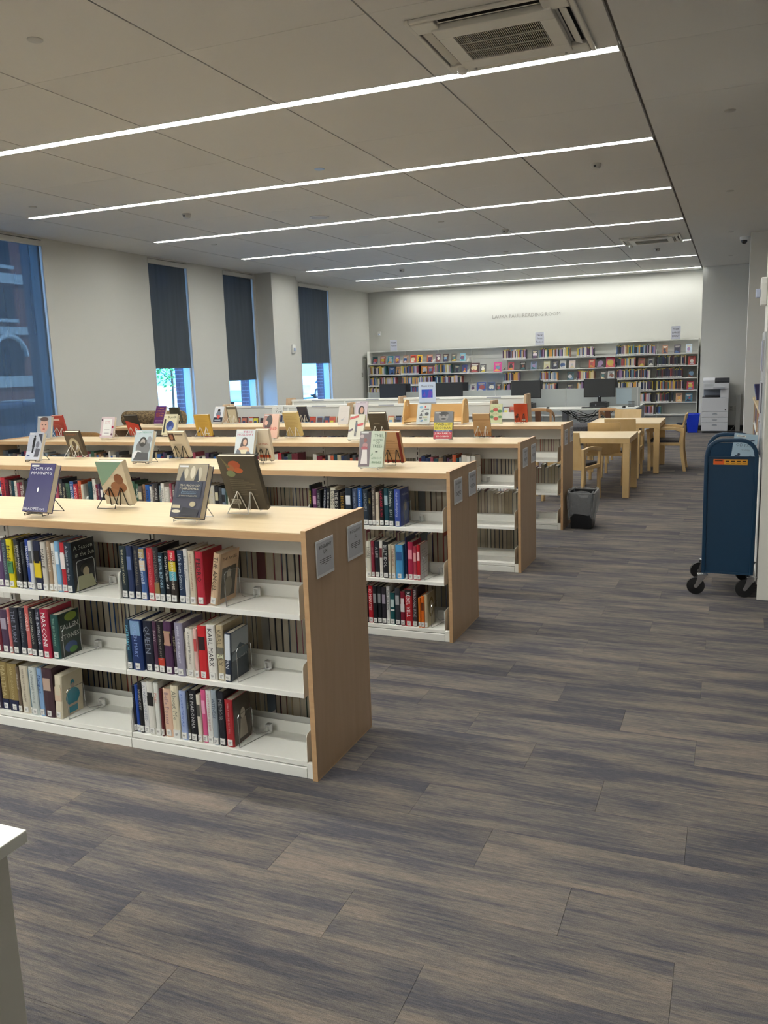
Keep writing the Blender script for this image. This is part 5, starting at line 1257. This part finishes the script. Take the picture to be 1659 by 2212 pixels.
MB().lathe([(.05, .42), (.25, .40), (.31, .46), (.30, .52), (.2, .57), (.05, .58)], n=32).build('seat', SEATM, e, smooth=True)
MB().lathe([(.27, .36), (.29, .40)], n=32).build('wood_shell', mat('8a5a38', .4), e, smooth=True)
for a in range(4):
    ca, sa = math.cos(R(45 + 90*a)), math.sin(R(45 + 90*a)); MB().tube([(ca*.16, sa*.16, .37), (ca*.22, sa*.22, .01)], .014, 8).build('leg', mat('7a5434', .5), e, smooth=True)

# upholstered lounge seats by the windows
BRN = newmat('brown_boucle', .95); _fab(BRN, '5a4a34', '8a7452', 42); GLD = newmat('golden_brown_cloth', .9); _fab(GLD, '7c5a30', '8e6838', 60)
def lounge(x, y, rz, w, ht, m_, label):
    e = empty('lounge_chair', (x, y, 0), rz, label, 'armchair')
    MB().lathe([(.06, -w/2), (.105, -w/2 + .02), (.115, -w/2 + .06), (.115, w/2 - .06), (.105, w/2 - .02), (.06, w/2)], n=20, ax='x').build('back_roll', m_, e, (0, -.30, ht - .115), smooth=True)
    MB().box(-w/2 + .02, -.36, .2, w/2 - .02, -.24, ht - .12).build('backrest', m_, e, bevel=.03, smooth=True)
    MB().box(-w/2 + .03, -.30, .18, w/2 - .03, .36, .44).build('seat', m_, e, bevel=.05, smooth=True)
    for s in (-1, 1): MB().box(min(s*w/2, s*(w/2 - .11)), -.32, .16, max(s*w/2, s*(w/2 - .11)), .34, .62).build('armrest', m_, e, bevel=.045, smooth=True)
    for sx in (-1, 1):
        for sy in (-1, 1): MB().tube([(sx*(w/2 - .08), sy*.26, .19), (sx*(w/2 - .06), sy*.29, .005)], .016, 8).build('leg', mat('4a3424', .5), e, smooth=True)
lounge(-7.80, 10.32, 0, 1.06, 1.17, BRN, 'brown textured high-backed lounge seat by the second window')
lounge(-8.40, 9.55, R(-8), .60, .92, GLD, 'golden brown lounge seat by the wall left of the second window')

# ------------------------------------------------------------------ waste bin with clear liner
b = waste_bin(-1.375, 8.56, .20, .26, .25, .31, .36, '17181b', 'black waste bin with clear liner, beside the fourth bookcase', 'waste_bin')
LIN = newmat('clear_liner', .12)
def _lin(m):
    nt, ns, ln, b_ = nodes(m); out = ns['Material Output']
    t = ns.new('ShaderNodeBsdfTransparent'); t.inputs[0].default_value = (.93, .94, .95, 1)
    mx = ns.new('ShaderNodeMixShader'); fr = ns.new('ShaderNodeLayerWeight'); fr.inputs[0].default_value = .35
    b_.inputs['Base Color'].default_value = (.72, .74, .76, 1); b_.inputs['Roughness'].default_value = .18
    tc = ns.new('ShaderNodeTexCoord'); mp = ns.new('ShaderNodeMapping'); mp.inputs['Scale'].default_value = (1, 1, .3); ln.new(tc.outputs['Object'], mp.inputs[0])
    n = ns.new('ShaderNodeTexNoise'); n.inputs['Scale'].default_value = 22; n.inputs['Distortion'].default_value = 1.5; ln.new(mp.outputs[0], n.inputs['Vector'])
    bp = ns.new('ShaderNodeBump'); bp.inputs['Strength'].default_value = .9; bp.inputs['Distance'].default_value = .03; ln.new(n.outputs['Fac'], bp.inputs['Height']); ln.new(bp.outputs[0], b_.inputs['Normal'])
    ln.new(mathn(nt, 'MULTIPLY_ADD', fr.outputs['Facing'], .45, .22), mx.inputs[0]); ln.new(t.outputs[0], mx.inputs[1]); ln.new(b_.outputs[0], mx.inputs[2]); ln.new(mx.outputs[0], out.inputs['Surface'])
_lin(LIN)
m = MB(); lr = random.Random(2); N = 40; prof = [(.95, .33, -.02), (1.0, .385, .0), (1.06, .385, .0), (1.10, .33, .0), (1.03, .22, .004), (.98, .12, .0)]
for ri_, (sc, z, _) in enumerate(prof):
    for k in range(N):
        a = 2*PI*k/N; c_, s_ = math.cos(a), math.sin(a)
        q = .8; ex = math.copysign(abs(c_)**.35, c_)*.135*sc; ey = math.copysign(abs(s_)**.35, s_)*.16*sc
        wv = 1 + (.05 if ri_ > 2 else .015)*math.sin(k*1.9 + ri_) ; zz = z + (.012*math.sin(k*1.3) if ri_ in (1, 2) else 0) + ((.035*math.sin(k*.45 + .6) + .01*math.sin(k*2.2)) if ri_ == 5 else 0)
        m.v.append((ex*wv, ey*wv, zz))
for r in range(len(prof) - 1):
    for k in range(N): m.f.append((r*N + k, r*N + (k+1) % N, (r+1)*N + (k+1) % N, (r+1)*N + k)); m.m.append(0)
m.build('bin_liner', LIN, b, smooth=True)

# ------------------------------------------------------------------ blue book truck at right
BLUE = mat('07324f', .42, name='truck_blue')
e = empty('book_truck', (.008, 6.25, 0), label='dark blue steel book truck on black casters at right', cat='book cart')
hw = .174; L_ = .48
for y in (0, L_):
    m = MB(); r = .10
    arc = [(-hw + .016, .16), (-hw + .012, 1.0)] + [(-hw + .016 + r - r*math.cos(R(a)), 1.012 + r*math.sin(R(a))) for a in range(0, 91, 15)] + [(hw - .016 - r + r*math.sin(R(a)), 1.012 + r*math.cos(R(a))) for a in range(0, 91, 15)] + [(hw - .012, 1.0), (hw - .016, .16)]
    # flat bar hoop: swept rectangle
    o_ = len(m.v); P = arc; n_ = len(P)
    for i, (px, pz) in enumerate(P):
        tx, tz = P[min(i+1, n_-1)][0] - P[max(i-1, 0)][0], P[min(i+1, n_-1)][1] - P[max(i-1, 0)][1]; l = math.hypot(tx, tz); nx, nz = -tz/l, tx/l
        for s in (-1, 1):
            for yy in (-.014, .014): m.v.append((px + nx*s*.013, y + yy, pz + nz*s*.013))
    for i in range(n_ - 1):
        A, B = i*4, i*4 + 4
        m.f += [(A, A+1, B+1, B), (A+2, B+2, B+3, A+3), (A, B, B+2, A+2), (A+1, A+3, B+3, B+1)]; m.m += [0]*4
    m.f += [(0, 2, 3, 1), ((n_-1)*4, (n_-1)*4+1, (n_-1)*4+3, (n_-1)*4+2)]; m.m += [0, 0]
    m.build('hoop_frame', BLUE, e, bevel=.004, smooth=True)
    MB().box(-hw + .025, y - .003, .165, hw - .025, y + .003, 1.0).box(-hw + .025, y - .010, .16, hw - .025, y + .010, .175).box(-hw + .025, y - .010, .99, hw - .025, y + .010, 1.0).build('end_sheet', BLUE, e)
for z in (.20, .52, .86):
    MB().box(-hw + .02, .012, z, hw - .02, L_ - .012, z + .012).box(-.004, .012, z + .012, .004, L_ - .012, z + .10).build('truck_shelf', BLUE, e)
MB().box(-hw + .03, L_ - .02, .86, hw - .03, L_ - .013, 1.05).build('rear_lip', BLUE, e)
st = MB().box(-.115, -.0048, .942, .105, -.0032, .980).build('warning_label', mat('e0a030', .4), e)
MB().box(-.114, -.0056, .943, -.045, -.0048, .979).build('orange_panel', mat('d85a18', .4), st)
m = MB(); 
for k in range(4): m.box(-.036 + k*.036, -.0056, .962, -.012 + k*.036, -.0049, .970).box(-.036 + k*.036, -.0056, .951, -.010 + k*.036, -.0049, .953)
m.box(-.105, -.0064, .966, -.055, -.0057, .972).build('label_print', mat('3a2410', .6), st)
for sx in (-1, 1):
    for y, a in ((0.0, -82), (L_, -72)):
        c = empty('caster', (sx*(hw - .012), y, 0), R(a)); c.parent = e
        MB().lathe([(.04, -.014), (.062, -.012), (.062, .012), (.04, .014)], n=24, ax='x').build('wheel', mat('101012', .5), c, (0, -.045, .063), smooth=True)
        MB().lathe([(.014, -.02), (.014, .02)], n=12, ax='x').build('axle', CHROME, c, (0, -.045, .063))
        for s in (-1, 1): MB().prism([(-.056, .055), (-.034, .055), (.03, .145), (-.03, .145)], 'x', min(s*.020, s*.023), max(s*.020, s*.023)).build('fork', CHROME, c)
        MB().box(-.028, -.035, .143, .028, .035, .152).build('swivel_plate', CHROME, c, bevel=.003)
# book leaning on the truck
o = MB().box(-.08, -.03, 0, .08, -.028, .25).box(-.08, -.002, 0, .08, 0, .25).box(-.08, -.028, 0, -.078, -.002, .25).build('book', mat('9cb4c4', .3), None, (.078, 6.25 + .33, .876), (R(-15), R(-6), R(-4)))
o.rotation_euler = (R(-14), R(6), 0)
tag(o, 'pale blue book with ship drawings standing in the blue book truck', 'book')
MB().box(-.078, -.028, .003, .077, -.002, .247).build('page_block', PAGES, o)
m = MB(); mats = []
art(m, .16, .25, [('t', .55, .62, .86, '5a6470', 'ODYSSEY', .09), ('t', .55, .5, .4, '7a8894', 'HOMER', .05), ('e', .25, .34, .12, .02, '2c3c50'), ('e', .3, .39, .06, .03, '2c3c50'), ('e', .75, .3, .12, .02, '2c3c50'), ('e', .8, .35, .06, .03, '2c3c50'), ('r', .1, .9, .5, .95, 'd8d8d0'), ('r', .16, .915, .45, .935, '4a4a4a'), ('e', .3, .83, .12, .015, '2c3c50'), ('e', .8, .82, .1, .02, '2c3c50'), ('e', .5, .12, .12, .02, '2c3c50')], mats)
m.build('cover_print', [mat(q, .3) for q in mats], o, (-.08, -.03, 0))
rr = random.Random(8)
for k in range(6):
    c = PAL[rr.randrange(len(PAL))]
    b_ = MB().box(0, 0, 0, .13, .025 + .004*(k % 3), .215).build('book', mat(c, .35), None, (.03, 6.25 + .04 + k*.042, .535)); tag(b_, '%s book inside the middle shelf of the blue book truck' % hexname(c), 'book', 'books inside the blue book truck')
    MB().box(.004, .003, .2152, .128, .022, .2158).build('page_block', PAGES, b_)

# ------------------------------------------------------------------ right-hand stacks, column, brochure rack
tag(MB().box(.21, 6.62, 0, .9, 7.2, ZC).build('trim_2', WALL2), kind='structure')
e = empty('tall_bookcase_end', (.205, 6.18, 0), label='tall white bookcase end beside the book truck at right edge', cat='bookcase')
MB().box(.0, 0, 0.004, .75, .022, 1.86).build('end_panel', mat('e8e6de', .45), e, bevel=.002)
MB().box(.03, .022, 0, .75, .40, .09).box(.70, .022, .09, .75, .40, 1.85).box(.03, .022, 1.83, .70, .40, 1.85).build('case', WHITE, e)
for k in range(5): MB().box(.03, .022, .42 + k*.33 - .012, .70, .40, .42 + k*.33).build('shelf', WHITE, e)
for k in range(4): srun(6.215, 6.56, .26, .42 + k*.33 + .002 - (.33 if k == 0 else 0) * 0, .2, .25, ax='y')
# alarm strobe on the column
strobe(.209, 6.95, 2.14, R(-90), 1.25, 'white alarm strobe marked in red on the column at right', fire=True)
# brochure rack on the column side
e = empty('brochure_rack', (.209, 6.9, .95), label='narrow clear wall rack of blue and white brochures on the column', cat='rack')
MB().box(-.012, -.26, .0, -.0, .26, .90).build('rack_back', mat('b8bcc0', .3), e)
bc = ['c8ccd8', '3c4a80', 'a8a8ac', 'd0d4dc', '60606a', 'b8b4b0']
for k in range(3):
    for j in range(4):
        MB().box(-.019, -.25 + j*.13, .02 + k*.3, -.013, -.14 + j*.13, .24 + k*.3).build('brochure', mat(bc[(k*4 + j*5) % 6], .35), e)
# low bookcase farther along at right
e = empty('low_wall_bookcase', (.27, 13.2, 0), label='low maple-topped bookcase with books beyond the column at right', cat='bookcase')
MB().box(0, -3.4, 1.05, .55, 0, 1.085).build('top_board', MAPLE_TOP, e, bevel=.002)
for y in (-3.38, -1.7, -.02): MB().box(.02, y - .0, 0, .55, y + .02, 1.05).build('end_panel', MAPLE_PANEL, e)
for z in (.08, .40, .72): MB().box(.02, -3.36, z - .02, .50, -.02, z).build('shelf', WHITE, e)
MB().box(.50, -3.36, 0, .52, -.02, 1.05).build('back_panel', WHITE, e)
for z in (.08, .40, .72):
    for a, b_ in ((9.87, 11.45), (11.55, 13.15)): srun(a, b_, .305, z + .002, .2, .25, ax='y')
o = MB().box(-.08, 0, 0, .08, .02, .22).build('book', mat('4a4870', .3), None, (.37, 12.2, 1.09), (R(-18), 0, R(30))); tag(o, 'dark book leaning on top of the low bookcase at right', 'book')
MB().box(-.078, .004, .2202, .078, .017, .2206).build('page_block', PAGES, o)

# white desk corner, bottom left
e = empty('white_desk', (-1.36, 1.21, 0), label='corner of a white-topped desk at the bottom left edge', cat='desk')
MB().box(-.95, -.85, .722, 0, 0, .75).build('desktop', mat('e6e6dc', .35), e, bevel=.002)
MB().box(-.07, -.80, 0, -.03, -.03, .7215).build('leg_panel', mat('d6d4c8', .5), e, bevel=.002); MB().box(-.92, -.80, 0, -.88, -.03, .7215).build('leg_panel', mat('d6d4c8', .5), e, bevel=.002)

# ------------------------------------------------------------------ outdoors
GRD = mat('c4c4be', .9, name='pale_paving')
o = MB().box(-90, -30, -.5, XL - .45, 110, -.3).build('ground', GRD, None); tag(o, kind='structure')
o = MB().box(-24, -30, -.3, -17.5, 110, -.27).build('street', mat('8c8e92', .9), None); tag(o, kind='structure')
# tree outside the second window
def tree(x, y, h, label, seed, cr_=1.3, n=900):
    r = random.Random(seed); e = empty('street_tree', (x, y, -.3), label=label, cat='tree')
    m = MB(); m.tube([(0, 0, 0), (.03, .02, h*.35), (-.02, .05, h*.6), (0, 0, h*.85)], .045, 8)
    for k in range(9):
        a = r.uniform(0, 6.3); z = h*(.3 + .055*k); L = cr_*r.uniform(.5, .9); m.tube([(0, 0, z), (L*.5*math.cos(a), L*.5*math.sin(a), z + .3), (L*math.cos(a), L*math.sin(a), z + .5)], .014, 5)
    m.build('trunk', mat('5a4a3c', .9), e, smooth=True)
    m = MB()
    for k in range(n):
        a = r.uniform(0, 6.3); u = r.uniform(-1, 1); q = r.random()**.45; rr_ = cr_*q*math.sqrt(1 - u*u)
        c = Vector((rr_*math.cos(a), rr_*math.sin(a), h*.66 + u*h*.38*q)); d = Vector((r.uniform(-1,1), r.uniform(-1,1), r.uniform(-1,1))).normalized(); s1 = d.orthogonal().normalized(); s2 = d.cross(s1); sz = r.uniform(.06, .11)
        m.add([c + s1*sz, c + s2*sz*.55, c - s1*sz, c - s2*sz*.55], [(0, 1, 2, 3)])
    o = m.build('foliage', mat('4e9a4a', .8), e); o['kind'] = 'stuff'
tree(-20.2, 27.2, 4.6, 'young green street tree seen through the second window', 1, 1.5, 1500)
tree(-21.0, 33.5, 5.2, 'fuller green tree farther down the street', 4, 1.8, 1200)
tree(-19.0, 16.0, 6.0, 'street tree across from the widest window', 6, 1.3, 700)
# cars
def car(x, y, rz, c, label):
    e = empty('parked_car', (x, y, -.27), rz, label, 'car')
    side = [(-2.1, .28), (-1.75, .24), (1.85, .24), (2.12, .34), (2.15, .62), (1.95, .78), (1.15, .93), (.55, 1.36), (-.2, 1.46), (-1.2, 1.42), (-1.9, 1.0), (-2.12, .92), (-2.18, .6)]
    MB().prism(side, 'x', -.86, .86).build('body', mat(c, .2), e, bevel=.09, smooth=True)
    for s in (-1, 1):
        MB().prism([(1.0, .95), (.5, 1.30), (.05, 1.36), (.05, .95)], 'x', min(s*.862, s*.872), max(s*.862, s*.872)).build('window', mat('1c2a3a', .08), e)
        MB().prism([(-.02, .95), (-.02, 1.36), (-1.1, 1.33), (-1.6, .98)], 'x', min(s*.862, s*.872), max(s*.862, s*.872)).build('window', mat('1c2a3a', .08), e)
    for s in (-1, 1):
        for yy in (-1.35, 1.35):
            w = MB().lathe([(.2, -.1), (.325, -.1), (.325, .1), (.2, .1)], n=24, ax='x').build('wheel', mat('1c1c20', .7), e, (s*.80, yy, .325), smooth=True)
            m = MB()
            m.lathe([(.19, -.012), (.21, .0), (.19, .012)], n=24, ax='x')
            for k in range(5): a = 2*PI*k/5; m.tube([(0, 0, 0), (0, .2*math.cos(a), .2*math.sin(a))], .022, 5)
            m.build('rim', mat('a8acb4', .3, .7), w, (s*.105, 0, 0))
    MB().box(-.7, 2.1, .5, .7, 2.17, .62).build('grille', mat('1a1a1c', .5), e)
car(-26.6, 51.75, 0, 'e4e6ea', 'white parked car seen through the fourth window')
car(-25.6, 42.2, 0, 'b8ccd8', 'pale blue-grey parked car seen low in the third window')
car(-15.6, 14.6, R(6), '5a6070', 'dark car silhouette seen through the widest window shade')
# brick building across the street
e = empty('brick_building', (-31, 14, -.3), label='red brick building with stone bands and arches, seen through window shade', cat='building')
RB = newmat('red_brick', .9); nt, ns, ln, b_ = nodes(RB); bt = ns.new('ShaderNodeTexBrick'); g_ = ns.new('ShaderNodeNewGeometry'); sp = ns.new('ShaderNodeSeparateXYZ'); cv = ns.new('ShaderNodeCombineXYZ')
ln.new(g_.outputs['Position'], sp.inputs[0]); ln.new(sp.outputs[1], cv.inputs[0]); ln.new(sp.outputs[2], cv.inputs[1]); ln.new(cv.outputs[0], bt.inputs['Vector']); bt.inputs['Scale'].default_value = 4
bt.inputs['Color1'].default_value = lin('8a4a42'); bt.inputs['Color2'].default_value = lin('7a3e3a'); bt.inputs['Mortar'].default_value = lin('a08a80'); ln.new(bt.outputs['Color'], b_.inputs['Base Color'])
MB().box(-8, 0, 0, 0, 21, 11).build('wall', RB, e)
ST = mat('c8c8c0', .8)
for z, h_ in ((1.6, .5), (4.0, .35), (6.3, .45), (9.0, .4)): MB().box(0, 0, z, .12, 21, z + h_).build('stone_band', ST, e)
MB().box(0, 0, 0, .1, 21, 1.0).build('stone_base', ST, e)
for k in range(6):
    yc = 2.1 + k*3.4
    ar = [(yc - .75, 2.1), (yc + .75, 2.1), (yc + .75, 3.0)] + [(yc + .75*math.cos(R(a)), 3.0 + .75*math.sin(R(a))) for a in range(15, 166, 15)] + [(yc - .75, 3.0)]
    f = MB().prism(ar, 'x', .02, .08).build('arched_window', mat('20242c', .2), e)
    MB().tube([(.08, yc + .95*math.cos(R(a)), 3.0 + .95*math.sin(R(a))) for a in range(0, 181, 15)], .12, 6).build('arch_surround', ST, f)
    w = MB().box(.02, yc - .55, 4.7, .08, yc + .55, 6.1).build('window', mat('20242c', .2), e); MB().box(.08, yc - .65, 4.55, .18, yc + .65, 4.7).build('window_sill', ST, w)
    w = MB().box(.02, yc - .55, 7.1, .08, yc + .55, 8.6).build('window', mat('20242c', .2), e); MB().box(.08, yc - .65, 6.95, .18, yc + .65, 7.1).build('window_sill', ST, w)

# ------------------------------------------------------------------ link the joined remainder of the books
me = bpy.data.meshes.new('books'); me.from_pydata(SV['v'], [], SV['f']); me.materials.append(VCOL)
ca = me.color_attributes.new('Col', 'FLOAT_COLOR', 'CORNER')
buf = []
for c in SV['c']: buf += list(c) * 4
ca.data.foreach_set('color', buf)
tag(put('books', me), 'remaining shelved books beyond the nearest rows, many colours, most with white spine labels', 'books', None, 'stuff')
print('individual books', sum(1 for o in bpy.data.objects if o.get('category') == 'book'))
